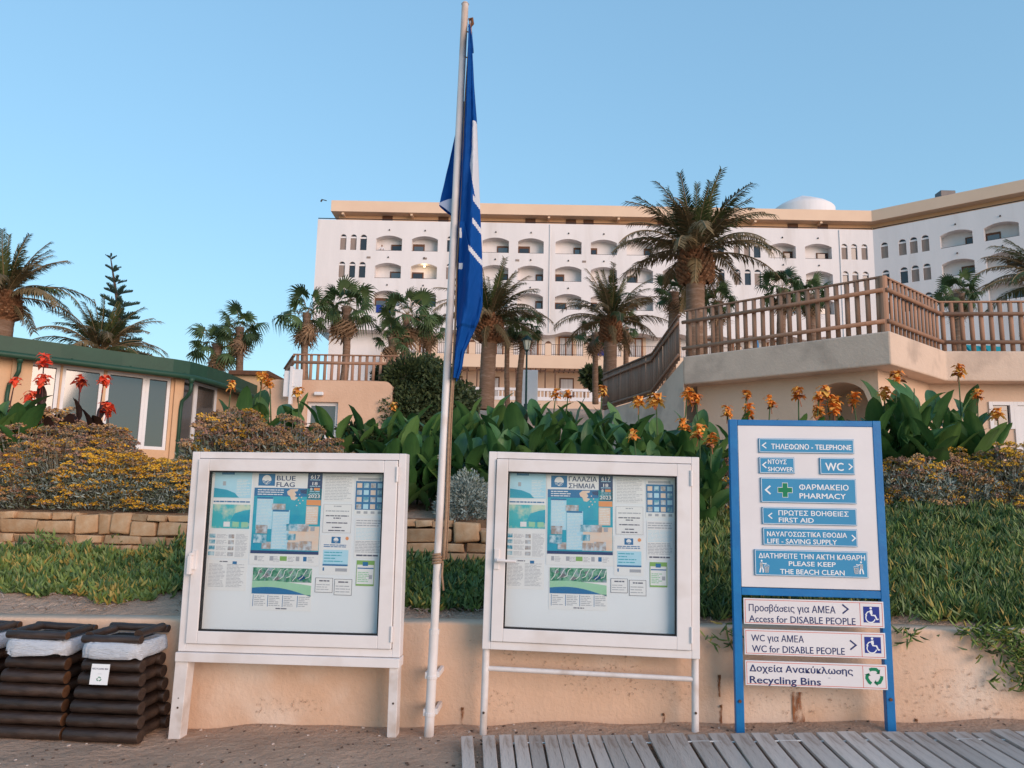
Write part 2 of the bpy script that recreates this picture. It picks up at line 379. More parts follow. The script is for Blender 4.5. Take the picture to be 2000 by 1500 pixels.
def fill_board(B, which):
    """papers inside one case; sheet positions are measured inside the glazed opening"""
    gx0, gx1, gz0, gz1, yb = B
    r = random.Random(5)
    def U(x): return gx0 + (x-190)/1202*(gx1-gx0)
    def V(y): return gz1 - (y-188)/1122*(gz1-gz0)
    root, side = which
    def sheet(name, x0, y0, x1, y1, label, cat='poster', paper=True, dy=0.0, tilt=0.0):
        cx, cz = U((x0+x1)/2), V(y1)
        t = thing(name, label, cat, root.matrix_basis @ Vector((cx, yb-0.0015-dy, cz)), ROT)
        m = MB(); hw = (U(x1)-U(x0))/2; hh = V(y0)-V(y1)
        m.box(-hw, hw, -0.0006, 0.0006, 0, hh); m.build('paper', M_paper, t)
        t.matrix_basis = t.matrix_basis @ Matrix.Rotation(tilt, 4, 'Y')
        X = lambda x: U(x)-cx; Z = lambda y: V(y)-cz
        return t, MB(), X, Z
    def done(t, m): m.build('print', PRINT, t)
    y = -0.0012; y2 = -0.0018; y3 = -0.0026
    # blue bay map
    t, m, X, Z = sheet('map_sheet', 200,190,467,382, 'pale blue bay map sheet at top left of the %s notice board' % side)
    m.rect(X(203),X(464),Z(380),Z(192),y,PB); m.rect(X(250),X(340),Z(212),Z(194),y2,BL)
    m.add([(X(203),y2,Z(378)),(X(380),y2,Z(378)),(X(350),y2,Z(345)),(X(290),y2,Z(322)),(X(203),y2,Z(310))],((0,1,2,3,4),),SE)
    text_lines(m,X(360),X(455),Z(370),Z(245),11,y2,PA,r); m.rect(X(262),X(283),Z(292),Z(262),y2,IN); done(t,m)
    # beach map
    t, m, X, Z = sheet('map_sheet', 198,394,467,602, 'green and turquoise coast map sheet beneath the bay map in the %s notice board' % side)
    text_lines(m,X(204),X(460),Z(416),Z(400),1,y,BL,r,0.6,0.0); m.rect(X(202),X(465),Z(600),Z(428),y,CO)
    m.add([(X(330),y2,Z(545)),(X(360),y2,Z(490)),(X(420),y2,Z(470)),(X(465),y2,Z(462)),(X(465),y2,Z(560)),(X(400),y2,Z(552))],((0,1,2,3,4,5),),SE)
    for k in range(3): m.rect(X(285+62*k),X(330+62*k),Z(588),Z(552),y3,PA if k==0 else LG)
    done(t,m)
    # instructions with little photos
    t, m, X, Z = sheet('instruction_sheet', 190,610,467,812, 'instruction sheet with a column of small photos in the %s notice board' % side, 'notice')
    for k in range(4):
        yy = 640+42*k
        m.rect(X(192),X(234),Z(yy+28),Z(yy),y,PS); m.rect(X(325),X(365),Z(yy+30),Z(yy+2),y,PH)
        text_lines(m,X(242),X(318),Z(yy+32),Z(yy),4,y,IN,r); text_lines(m,X(376),X(462),Z(yy+36),Z(yy-4),5,y,IN,r)
    done(t,m)
    t, m, X, Z = sheet('text_sheet', 195,822,467,1038, 'two column text page at lower left of the %s notice board' % side, 'notice')
    text_lines(m,X(275),X(330),Z(842),Z(828),1,y,DK,r,0.5,0); text_lines(m,X(203),X(318),Z(1015),Z(850),17,y,IN,r); text_lines(m,X(328),X(450),Z(1015),Z(850),17,y,IN,r)
    m.rect(X(365),X(395),Z(852),Z(832),y,BL); done(t,m)
    # the large award poster
    lab = ('large blue award poster with English title in the white notice board beside the bins' if side == 'left' else 'large blue award poster with Greek title in the notice board on pipe legs')
    t, m, X, Z = sheet('award_poster', 478,192,955,852, lab, dy=0.001)
    wave_logo(m, X(508),X(624),Z(290),Z(203),y)
    if side == 'left': rows = (('BLUE',636,765,250),('FLAG',636,762,296))
    else: rows = (('ΓΑΛΑΖΙΑ',636,838,244),('ΣΗΜΑΙΑ',636,826,294))
    for s_, xa, xb, yy in rows: text_on(m,s_,X(xa),X(xb),Z(yy),Z(0)-Z(33),y,NV,0.03)
    m.rect(X(852),X(953),Z(382),Z(195),y,NV)
    for s_, xa, xb, yy, c in (('617',872,934,234,27),('18',885,920,280,22),('8',872,886,318,18),('2023',860,940,372,25)): text_on(m,s_,X(xa),X(xb),Z(yy),Z(0)-Z(c),y2,PA,0.035)
    for yy in (246,292,330,344): text_lines(m,X(868),X(938),Z(yy),Z(yy-8),1,y2,PB,r,0.6,0)
    m.rect(X(898),X(938),Z(318),Z(300),y2,OR)
    m.rect(X(484),X(953),Z(772),Z(305),y,SE); m.rect(X(484),X(953),Z(774),Z(752),y2,NV)
    m.rect(X(484),X(850),Z(365),Z(305),y-0.0003,BL)
    text_lines(m,X(508),X(690),Z(360),Z(312),3,y2,PA,r,0.4,0.5)
    m.add([(X(a),y2,Z(b)) for a,b in ((712,330),(735,312),(790,310),(785,325),(765,330),(778,350),(766,362),(790,372),(768,392),(745,388),(735,362),(718,352))],(tuple(range(11,-1,-1)),),PE)
    for a,b in ((800,350),(815,370),(795,390),(825,392),(806,412),(784,428)): m.disc(X(a),Z(b),0.0045,y2,PE,7)
    m.add([(X(a),y2,Z(b)) for a,b in ((800,318),(850,312),(850,345),(812,340))],((3,2,1,0),),NV)
    m.rect(X(508),X(620),Z(600),Z(372),y2,PB); m.rect(X(622),X(740),Z(742),Z(462),y3,PB)
    text_lines(m,X(514),X(612),Z(590),Z(384),20,y3,PA,r,0.3); text_lines(m,X(628),X(734),Z(735),Z(478),24,y3-0.0006,PA,r,0.3)
    for a,b in ((508,372),(622,462)): m.rect(X(a),X(a+112),Z(b+12),Z(b),y3-0.0007,BL)
    m.rect(X(852),X(950),Z(425),Z(386),y3,OR); m.rect(X(852),X(935),Z(560),Z(432),y3,PE); text_lines(m,X(858),X(930),Z(552),Z(440),9,y3-0.0006,PA,r,0.35)
    m.rect(X(735),X(950),Z(745),Z(575),y2,PE)
    for a,b,c,d,mm in ((512,572,592,632,PH),(500,640,590,700,PS),(560,690,622,740,PH),(615,418,708,460,PH),(722,560,800,610,PS),(800,560,876,612,PH),(728,630,790,675,PS),(735,690,815,745,PH),(820,680,905,745,PH),(890,578,918,608,IN)):
        m.rect(X(a),X(c),Z(d),Z(b),y3-0.001-0.0001*(a%7),mm)
    for a,b,mm in ((515,20,IN),(620,25,IN),(690,48,OL),(800,24,IN),(850,24,BL)): m.rect(X(a),X(a+b),Z(822),Z(790),y,mm)
    for a in (540,645,745,880): text_lines(m,X(a),X(a+45),Z(830),Z(790),4,y,IN,r)
    done(t,m)
    # site plan
    t, m, X, Z = sheet('site_plan', 505,868,918,1168, 'green and blue resort site plan with a legend in the %s notice board' % side)
    m.rect(X(510),X(913),Z(970),Z(872),y,GR)
    n = 12; xs = [lerp(510,913,k/n) for k in range(n+1)]
    c1 = [968-6*math.sin(k*.35)+ (k*k*.12) for k in range(n+1)]; c2 = [1015-14*math.sin(k*.3)+ (k*k*.32) for k in range(n+1)]
    for k in range(n):
        m.quad((X(xs[k]),y2,Z(c2[k])),(X(xs[k+1]),y2,Z(c2[k+1])),(X(xs[k+1]),y2,Z(c1[k+1])),(X(xs[k]),y2,Z(c1[k])),LG)
        m.quad((X(xs[k]),y2,Z(1055)),(X(xs[k+1]),y2,Z(1055)),(X(xs[k+1]),y2,Z(c2[k+1])),(X(xs[k]),y2,Z(c2[k])),BL)
    for a,b,s_ in ((600,925,26),(845,935,30),(680,945,22),(560,900,18),(770,900,16)):
        m.add([(X(a+s_*q[0]),y3,Z(b+s_*q[1])) for q in ((-1,.2),(-.2,.8),(1,.1),(.3,-.7))],((3,2,1,0),(0,1,2,3)),IN if a != 845 else BL)
    for k in range(9):
        a = 520+44*k; m.stroke([(X(a),Z(960-(k%3)*10)),(X(a+24),Z(930)),(X(a+34),Z(890+(k%2)*18)),(X(a+52),Z(878))],0.004,y3-0.0005,PA)
    for k in range(4):
        xa = 520+101*k; text_lines(m,X(xa+10),X(xa+88),Z(1140),Z(1065),6,y,IN,r,0.4,0.5); m.rect(X(xa),X(xa+4),Z(1142),Z(1062),y,BL)
    text_lines(m,X(680),X(755),Z(1160),Z(1148),1,y,DK,r,0.6,0); done(t,m)
    # right hand columns
    t, m, X, Z = sheet('text_sheet', 968,200,1168,395, 'plain text page right of the award poster in the %s notice board' % side, 'notice')
    text_lines(m,X(976),X(1160),Z(388),Z(212),16,y,IN,r,0.3,0.3); done(t,m)
    t, m, X, Z = sheet('opening_hours_notice', 970,414,1168,620, 'boxed notice with a few centred bold lines in the %s notice board' % side, 'notice')
    for yy, w2, b_ in ((430,26,IN),(464,80,IN),(498,78,DK),(514,26,DK),(548,72,DK),(580,32,DK),(602,56,DK)): text_lines(m,X(1068-w2),X(1068+w2),Z(yy+7),Z(yy-7),1,y,b_,r,0.55,0)
    for e in ((972,416,1166,418),(972,616,1166,618),(972,416,974,618),(1164,416,1166,618)): m.rect(X(e[0]),X(e[2]),Z(e[3]),Z(e[1]),y,IN)
    done(t,m)
    t, m, X, Z = sheet('information_sheet', 962,634,1170,912, 'information sheet with wave logo over a pale blue box in the %s notice board' % side, 'notice')
    wave_logo(m,X(1036),X(1098),Z(692),Z(646),y); m.disc(X(1142),Z(656),0.012,y,OR,12)
    text_lines(m,X(985),X(1155),Z(722),Z(698),2,y,BL,r,0.5,0.1); m.rect(X(984),X(1155),Z(850),Z(738),y,PB); m.rect(X(984),X(1155),Z(850),Z(838),y2,BL)
    text_lines(m,X(992),X(1120),Z(828),Z(746),4,y2,SE,r,0.3,0.6); m.rect(X(986),X(996),Z(885),Z(862),y,BL); m.rect(X(1072),X(1152),Z(888),Z(866),y,IN); done(t,m)
    for a,b,c,d,w_ in ((940,934,1060,1036,'red'),(1070,940,1190,1052,'red')):
        t, m, X, Z = sheet('small_notice', a,b,c,d, ('small framed notice next to the site plan in the %s notice board' if a == 940 else 'small framed notice with three lines, right one of the pair in the %s notice board') % side, 'notice')
        for e in ((a,b,c,b+3),(a,d-3,c,d),(a,b,a+3,d),(c-3,b,c,d)): m.rect(X(e[0]),X(e[2]),Z(e[3]),Z(e[1]),y,DK)
        text_lines(m,X(a+26),X(c-24),Z(b+30),Z(b+12),1,y,DK,r,0.5,0); text_lines(m,X(a+10),X(c-12),Z(d-14),Z(b+40),3,y,IN,r,0.3,0.2); done(t,m)
    t, m, X, Z = sheet('photo_sheet', 1183,208,1384,490, 'blue sheet with a grid of beach photos at top right of the %s notice board' % side)
    m.rect(X(1187),X(1381),Z(452),Z(248),y,BL); m.rect(X(1200),X(1360),Z(242),Z(224),y,IN)
    for i in range(4):
        for j in range(4): m.rect(X(1196+47*i),X(1230+47*i),Z(296+50*j),Z(262+50*j),y2,(PE,PB,PH,PS)[(i*3+j*2)%4])
    for k in range(4): m.rect(X(1200+48*k),X(1226+48*k),Z(480),Z(462),y,IN)
    done(t,m)
    t, m, X, Z = sheet('text_sheet', 1193,512,1380,792, 'form-like text page under the photo grid in the %s notice board' % side, 'notice')
    text_lines(m,X(1200),X(1372),Z(572),Z(520),3,y,IN,r,0.4,0.1); text_lines(m,X(1200),X(1372),Z(665),Z(580),9,y,PB,r,0.3,0.1); text_lines(m,X(1200),X(1372),Z(755),Z(670),8,y,IN,r,0.4,0.1); text_lines(m,X(1210),X(1360),Z(782),Z(764),1,y,DK,r,0.6,0.1); done(t,m)
    t, m, X, Z = sheet('certificate', 1213,806,1338,986, 'small green-topped certificate at lower right of the %s notice board' % side)
    m.rect(X(1215),X(1336),Z(838),Z(808),y,OL); m.rect(X(1256),X(1292),Z(846),Z(818),y2,BL); m.rect(X(1222),X(1330),Z(866),Z(858),y,BL)
    text_lines(m,X(1226),X(1300),Z(960),Z(885),6,y,LG,r,0.5,0.4); m.rect(X(1300),X(1322),Z(936),Z(908),y,IN); m.rect(X(1215),X(1336),Z(984),Z(972),y,OL); m.rect(X(1215),X(1219),Z(984),Z(808),y2,OL); m.rect(X(1332),X(1336),Z(984),Z(808),y2,OL); done(t,m)

def frame_rect(m, x0, x1, z0, z1, l, rr, t, b, y0, y1, mi=0):    # four mitred-looking bars around an opening
    m.box(x0, x0+l, y0, y1, z0, z1, mi); m.box(x1-rr, x1, y0, y1, z0, z1, mi)
    m.box(x0+l, x1-rr, y0, y1, z1-t, z1, mi); m.box(x0+l, x1-rr, y0, y1, z0, z0+b, mi)

def notice_board(name, label, x0, x1, z0, z1, b, kind):
    ac = (x0+x1)/2; W = (x1-x0)/2; zg = zfront(ac)
    t = thing(name, label, 'notice board', F(ac, b, 0), ROT)
    t.matrix_basis = t.matrix_basis @ Matrix.Rotation(R(-0.3 if kind == 'left' else 0.75), 4, 'Y')
    m = MB(); frame_rect(m, -W, W, z0, z1, .052, .052, .045, .05, -0.045, 0.06); m.build('outer_frame', M_white, t, bevel=0.004)
    d = 0.056
    m = MB(); frame_rect(m, -W+d, W-d, z0+.054, z1-.049, .078, .092, .082, .082, -0.062, -0.02); door = m.build('door_frame', M_white, t, bevel=0.004)
    gx0, gx1, gz0, gz1 = -W+d+.078, W-d-.092, z0+.054+.082, z1-.049-.082
    m = MB(); frame_rect(m, gx0, gx1, gz0, gz1, .009, .009, .009, .009, -0.052, -0.022); m.build('glass_seal', M_seal, door)
    m = MB(); m.box(gx0+.009, gx1-.009, -0.046, -0.042, gz0+.009, gz1-.009); m.build('glass', M_glass, door)
    m = MB(); m.box(-W+.053, W-.053, 0.012, 0.03, z0+.052, z1-.047); m.build('back_panel', M_panel, t)
    zh = (z0+z1)/2 - 0.06
    m = MB(); xh = -W + d + 0.025
    m.box(xh-.020, xh+.014, -0.074, -0.060, zh-.07, zh+.06)
    if kind == 'left': m.box(xh-.036, xh-.012, -0.10, -0.062, zh-.10, zh+.02); m.tube([(xh-.02,-0.07,zh+.03),(xh-.02,-0.095,zh+.03)],0.012,10)
    else:
        m.tube([(xh,-0.065,zh-.01),(xh,-0.10,zh-.01)], 0.012, 10); m.tube([(xh,-0.10,zh-.01),(xh+.06,-0.104,zh-.012),(xh+.125,-0.10,zh-.013)], [.011,.0095,.009], 10)
    m.build('handle', M_white, door, bevel=0.003)
    for zz in (z1-.14, z0+.15):
        m = MB(); m.tube([(W-.055,-0.066,zz-.05),(W-.055,-0.066,zz+.05)], 0.009, 8); m.box(W-.068,W-.05,-.066,-.045,zz-.004,zz+.004); m.build('hinge', M_white, door)
    if kind == 'left':
        m = MB(); m.box(-W-.004, W+.004, -0.07, 0.06, z0-.062, z0-.003); m.build('bottom_rail', M_white, t, bevel=0.003)
        for s in (-1, 1):
            m = MB(); xx = s*(W-.035) ; w_ = .044 if s < 0 else .03
            m.prism([(xx-w_, z0-.064),(xx-w_-.012*(s<0), zfront(ac+s*W)-.03),(xx+w_-.02*(s<0), zfront(ac+s*W)-.03),(xx+w_, z0-.064)], -0.05, 0.05)
            leg = m.build('leg', M_whiteb, t, bevel=0.003)
            for zz in (0.20, 0.26)[:(2 if s < 0 else 1)]:
                q = MB(); q.tube([(xx+.004*s,-0.053,zz+zfront(ac+s*W)),(xx+.004*s,-0.046,zz+zfront(ac+s*W))], 0.007 if zz < .25 else .004, 8); q.build('screw', M_hole, leg)
    else:
        for s in (-1, 1):
            xx = s*(W-.022); zb = zfront(ac+s*W)
            m = MB(); m.tube([(xx,0.01,zb-.05),(xx,0.01,z0+.01)], 0.0235, 14); leg = m.build('leg', M_whiteb, t, smooth=False); smooth_by_angle(leg)
            q = MB(); q.tube([(xx,-0.018,zb+.125),(xx,-0.010,zb+.125)], 0.008, 8); q.build('screw', M_hole, leg)
        m = MB(); m.tube([(-W+.03,0.01,z0-.130),(W-.03,0.01,z0-.135)], 0.0165, 12); smooth_by_angle(m.build('cross_bar', M_whiteb, t))
    fill_board((gx0, gx1, gz0, gz1, 0.012), (t, kind))
notice_board('notice_board', 'white framed glazed notice board on wide flat legs next to the log bins', -2.595, -1.090, 0.553, 1.886, 5.22, 'left')
notice_board('notice_board', 'white framed glazed notice board on round pipe legs next to the blue sign', -0.560, 0.838, 0.620, 1.905, 5.22, 'right')

# ================================================================== blue framed direction sign
M_bpaint = mat('blue_frame_paint', (0.001,0.165,0.44), (0.001,0.14,0.38), 5, 0.45, 0.08, 40, 0.4, c3=(0.004,0.19,0.45), s3=0.8)
M_splate = mat('blue_sign_plate', (0.035,0.25,0.46), (0.04,0.27,0.48), 3, 0.45)
M_sedge = mat('blue_sign_edge', (0.02,0.07,0.16), rough=0.5)
M_swhite = mat('white_sign_print', (0.80,0.82,0.84), rough=0.5)
M_sboard = mat('white_sign_board', (0.76,0.73,0.74), (0.71,0.68,0.69), 2.0, 0.5, 0.04, 20)
M_sred = mat('red_sign_line', (0.62,0.11,0.08), rough=0.5)
M_sdark = mat('dark_blue_lettering', (0.022,0.035,0.13), rough=0.5)
M_sroyal = mat('royal_blue_symbol', (0.012,0.035,0.25), rough=0.5)
M_sgreen = mat('green_symbol', (0.0,0.20,0.09), rough=0.5)
SG = [M_splate, M_swhite, M_sedge, M_sred, M_sdark, M_sroyal, M_sgreen, M_sboard]
def recycle_symbol(m, cx, cz, r, y, mi):
    for k in range(3):
        a0 = math.pi/2 + k*2*math.pi/3
        def q(ang, rad): return (cx + rad*math.cos(a0+ang), cz + rad*math.sin(a0+ang))
        pts = [q(0.62, 1.02*r), q(0.30, 1.00*r), q(-0.30, 1.00*r), q(-0.72, 0.92*r)]
        m.stroke(pts, r*0.42, y, mi)
        tip = q(-1.12, 0.80*r); b0 = q(-0.70, 1.28*r); b1 = q(-0.66, 0.48*r)
        m.add([(b0[0],y-.0003,b0[1]),(tip[0],y-.0003,tip[1]),(b1[0],y-.0003,b1[1])],((0,1,2),(2,1,0)),mi)
def wheelchair_symbol(m, x0, x1, z0, z1, y):
    m.rect(x0,x1,z0,z1,y,5); w = x1-x0; h = z1-z0; X = lambda u: x0+u*w; Z = lambda v: z0+v*h; y -= .0006
    m.disc(X(.47),Z(.90),w*.075,y,1,14)
    m.stroke([(X(.47),Z(.78)),(X(.50),Z(.47)),(X(.72),Z(.45)),(X(.83),Z(.20)),(X(.93),Z(.23))], w*.085, y, 1)
    m.stroke([(X(.44),Z(.70)),(X(.26),Z(.66)),(X(.12),Z(.46))], w*.06, y, 1)
    m.stroke([(X(.43+.29*math.cos(t)),Z(.30+.29*math.sin(t))) for t in np.linspace(R(140),R(345),16)], w*.065, y, 1)
    m.stroke([(X(.47),Z(.78)),(X(.49),Z(.55))], w*.16, y-.0003, 1)
def tidy_symbol(m, cx, z0, h, y, flip):
    s = -1 if flip else 1; X = lambda u: cx + s*u*h; Z = lambda v: z0+v*h
    m.disc(X(-.16),Z(.93),h*.075,y,1,12)
    body = [(-.30,.78),(-.10,.80),(-.06,.45),(-.14,.40),(-.30,.42)]
    m.add([(X(a),y,Z(b)) for a,b in body],(tuple(range(5)),tuple(range(4,-1,-1))),1)
    m.stroke([(X(-.22),Z(.46)),(X(-.28),Z(.22)),(X(-.32),Z(.02))],h*.10,y,1); m.stroke([(X(-.14),Z(.46)),(X(-.06),Z(.24)),(X(-.06),Z(.02))],h*.10,y,1)
    m.stroke([(X(-.12),Z(.76)),(X(.04),Z(.70)),(X(.22),Z(.74))],h*.065,y,1)
    m.add([(X(a),y,Z(b)) for a,b in ((.02,.50),(.42,.50),(.36,.02),(.08,.02))],((0,1,2,3),(3,2,1,0)),1)
    m.stroke([(X(.03),Z(.54)),(X(.12),Z(.62)),(X(.36),Z(.60)),(X(.43),Z(.53))],h*.03,y,1)
    for u in (.14,.22,.30): m.stroke([(X(u),Z(.46)),(X(u*.9+.022),Z(.06))],h*.018,y-.0004,0)
def direction_sign():
    b = 5.22; ac = 1.565
    t = thing('direction_sign', 'tall blue framed direction sign with white panel and blue plates', 'sign', F(ac,b,0), ROT)
    A = lambda px, py: (lambda q: (q[0]-ac, q[1]))(PF(px, py, b-0.01))
    z1 = 2.152; xl, xr = -0.497, 0.480; w = 0.052
    for s, x in ((-1, xl), (1, xr-w)):
        m = MB(); m.box(x, x+w, -0.025, 0.027, zfront(ac+x)-.06, z1); p = m.build('post', M_bpaint, t, bevel=0.003)
        q = MB(); q.tube([(x+w/2,-0.034,zfront(ac+x)+.19),(x+w/2,-0.02,zfront(ac+x)+.19)],0.010,8); q.build('bolt', M_rustbolt, p)
    zm = A(1580,1158)[1]
    m = MB(); m.box(xl+w+.001, xr-w-.001, -0.024, 0.026, z1-.040, z1-.001); m.build('top_rail', M_bpaint, t, bevel=0.003)
    m = MB(); m.box(xl+w+.001, xr-w-.001, -0.024, 0.026, zm-.023, zm+.023); m.build('middle_rail', M_bpaint, t, bevel=0.003)
    px0, px1, pz0, pz1 = A(1444,990)[0], A(1712,990)[0], A(1580,1149)[1], A(1580,833)[1]
    m = MB(); m.box(px0, px1, -0.020, -0.012, pz0, pz1); m.build('panel', M_sboard, t, bevel=0.002)
    c3 = lambda x, y: A(1400+x/4.166, 800+y/4.166)
    def plate(x0,y0,x1,y1, lines, arrows, extra=None):
        a0 = c3(x0,y0)[0]; a1 = c3(x1,y1)[0]; dr = .011*(x1-x0)
        zt = (c3(x0,y0)[1]+c3(x1,y0+dr)[1])/2; zb = (c3(x0,y1-dr)[1]+c3(x1,y1)[1])/2
        # squared up: take the mean slope out
        sl = 0.0
        m = MB(); m.box(a0, a1, -0.031, -0.0202, zb, zt, 0); p = m.build('plate', [M_splate], t, bevel=0.0015)
        q = MB(); e = 0.003; yy = -0.0315
        for r_ in ((a0+e,a1-e,zt-2*e,zt-e),(a0+e,a1-e,zb+e,zb+2*e),(a0+e,a0+2*e,zb+e,zt-e),(a1-2*e,a1-e,zb+e,zt-e)): q.rect(*r_, yy, 1)
        for s_, xa, xb, ya, yb in lines:
            pa, pz = c3(xa,yb); pb, pz2 = c3(xb,yb+.011*(xb-xa)); cap = c3(xa,ya)[1]-pz; pz = (pz+pz2)/2
            text_on(q, s_, pa, pb, pz, cap*.94, yy-.0005, 1, 0.032)
        for xa, xb, ya, yb, d in arrows:
            l, zt_ = c3(xa,ya); r_, zb_ = c3(xb,yb); zc = (zt_+zb_)/2
            pts = [(r_,zt_),(l,zc),(r_,zb_)] if d < 0 else [(l,zt_),(r_,zc),(l,zb_)]
            q.stroke(pts, (zt_-zb_)*0.19, yy-.0005, 1)
        if extra: extra(q, yy)
        q.build('lettering', SG, p)
    plate(335,235,1110,360,[('ΤΗΛΕΦΩΝΟ - TELEPHONE',437,1085,281,323)],[(364,396,270,316,-1)])
    plate(338,388,628,522,[('ΝΤΟΥΣ',410,560,407,443),('SHOWER',410,614,466,502)],[(366,397,427,476,-1)])
    plate(828,393,1115,530,[('WC',876,1022,431,497)],[(1063,1092,442,490,1)])
    def cross(q, yy):
        a, z = c3(548,655); s_, w_ = 0.045, 0.0155
        for k, mi, g in ((0,1,.0028),(1,6,0)):
            q.rect(a-s_-g,a+s_+g,z-w_-g,z+w_+g,yy-.0005-.0006*k,mi); q.rect(a-w_-g,a+w_+g,z-s_-g,z+s_+g,yy-.0008-.0006*k,mi)
    plate(350,555,1130,765,[('ΦΑΡΜΑΚΕΙΟ',663,1062,609,652),('PHARMACY',666,1040,680,723)],[(390,430,620,687,-1)],cross)
    plate(362,795,1133,942,[('ΠΡΩΤΕΣ ΒΟΗΘΕΙΕΣ',495,1062,822,861),('FIRST AID',498,780,877,916)],[(414,444,840,886,-1)])
    plate(368,962,1138,1112,[('ΝΑΥΑΓΟΣΩΣΤΙΚΑ ΕΦΟΔΙΑ',403,1048,993,1031),('LIFE - SAVING SUPPLY',405,968,1049,1088)],[(1088,1118,1020,1069,1)])
    def tidy(q, yy):
        a, z = c3(375,1325); tidy_symbol(q, a+.004, z, .0255*1.0, yy-.0005, False) if False else tidy_symbol(q, a+.002, z, c3(0,1222)[1]-c3(0,1326)[1], yy-.0005, False)
        a, z = c3(1150,1338); tidy_symbol(q, a, z, c3(0,1222)[1]-c3(0,1326)[1], yy-.0005, True)
    plate(300,1140,1225,1362,[('ΔΙΑΤΗΡΕΙΤΕ ΤΗΝ ΑΚΤΗ ΚΑΘΑΡΗ',335,1195,1170,1210),('PLEASE KEEP',579,958,1233,1271),('THE BEACH CLEAN',509,1030,1296,1337)],[],tidy)
    c4 = lambda x, y: A(1400+x/4.839, 1130+y/4.839)
    def wplate(x0,y0,x1,y1,lines,arrow,div,sym):
        a0, za = c4(x0,y0); a1, zb = c4(x1,y1); zt = za+.001; zb -= .003
        m = MB(); m.box(a0,a1,-0.036,-0.026,zb,zt); p = m.build('plate', [M_sboard], t, bevel=0.0015)
        q = MB(); yy = -0.0365; e = .008; g = .0034
        for r_ in ((a0+e,a1-e,zt-e-g,zt-e),(a0+e,a1-e,zb+e,zb+e+g),(a0+e,a0+e+g,zb+e,zt-e),(a1-e-g,a1-e,zb+e,zt-e)): q.rect(*r_,yy,3)
        d = c4(div,(y0+y1)/2)[0]; q.rect(d,d+g,zb+e,zt-e,yy,3)
        for s_,xa,xb,ya,yb,bold in lines:
            pa,pz = c4(xa,yb); pb,_ = c4(xb,yb); text_on(q,s_,pa,pb,pz,c4(xa,ya)[1]-pz,yy-.0005,4,bold)
        if arrow:
            l,zt_ = c4(arrow[0],arrow[2]); r_,zb_ = c4(arrow[1],arrow[3]); q.stroke([(l,zt_),(r_,(zt_+zb_)/2),(l,zb_)],.0095,yy-.0005,4)
        sym(q,yy-.0005); q.build('lettering', SG, p)
    def chair(x0,y0,x1,y1): return lambda q,yy: wheelchair_symbol(q,c4(x0,y0)[0],c4(x1,y1)[0],c4(x1,y1)[1],c4(x0,y0)[1],yy)
    wplate(243,180,1570,458,[('Προσβάσεις για ΑΜΕΑ',295,1108,238,300,.012),('Access for DISABLE PEOPLE',297,1297,340,402,.012)],(1172,1228,240,326),1337,chair(1367,258,1525,413))
    wplate(250,470,1587,750,[('WC για ΑΜΕΑ',317,810,522,582,.012),('WC for DISABLE PEOPLE',325,1195,622,684,.012)],(1244,1303,577,666),1352,chair(1378,543,1540,700))
    def rec(q,yy):
        a,z = c4(1472,918); recycle_symbol(q,a,z,.046,yy,6)
        l,zz = c4(1037,931); q.rect(l,l+.016,zz-.001,zz+.001,yy,2)
    wplate(258,765,1602,1040,[('Δοχεία Ανακύκλωσης',303,1270,808,866,.035),('Recycling Bins',305,970,912,976,.035)],None,1365,rec)
direction_sign()

# ================================================================== flagpole, rope, flag
M_pole = mat('flagpole_paint', (0.74,0.70,0.69), (0.66,0.60,0.57), 7, 0.5, 0.12, 30, 0.35, c3=(0.52,0.40,0.33), s3=0.5, stretch=(1,1,0.5))
M_rope = mat('rope', (0.42,0.27,0.17), (0.32,0.20,0.13), 40, 0.9, 0.5, 200)
POLE_B = 5.2
def flagpole():
    (a0, z0), (a1, z1) = PF(838.5,1426,POLE_B), PF(908.5,8,POLE_B)
    t = thing('flagpole', 'tall slightly leaning white painted flagpole between the two notice boards', 'flagpole', F(a0,POLE_B,z0), ROT)
    m = MB(); n = 14; L = z1-z0; dx = a1-a0
    m.tube([(dx*k/n,0,L*k/n-.05*(k==0)) for k in range(n+1)], [lerp(.0275,.0255,k/n) for k in range(n+1)], 16); smooth_by_angle(m.build('shaft', M_pole, t))
    m = MB(); m.tube([(-.002,0,-.06),(dx*.12,0,L*.12)], .0315, 16); sl = smooth_by_angle(m.build('sleeve', M_pole, t))
    m = MB(); m.tube([(dx*.118,0,L*.117),(dx*.123,0,L*.123)], .0345, 16); m.build('collar', M_pole, sl)
    for zz in (.33, .10):
        m = MB(); m.tube([(dx*zz/L,0,zz-.012),(dx*zz/L,0,zz+.012)], .036, 14); m.box(-.045+dx*zz/L,-.025+dx*zz/L,-.012,.19,zz-.012,zz+.03); m.box(.025+dx*zz/L,.05+dx*zz/L,-.012,.19,zz,zz+.035); m.build('bracket', M_whiteb, t, bevel=.003)
    m = MB(); m.tube([(dx,0,L-.002),(dx,0,L+.012)], [.029,.020], 14); m.build('cap', M_pole, t)
    m = MB(); m.tube([(dx+.03,0,L-.13),(dx+.055,0,L-.12),(dx+.06,0,L-.16),(dx+.035,0,L-.19)], .012, 8); m.build('pulley', M_rustbolt, t)
    return a0, z0, dx, L
pa0, pz0, pdx, pL = flagpole()
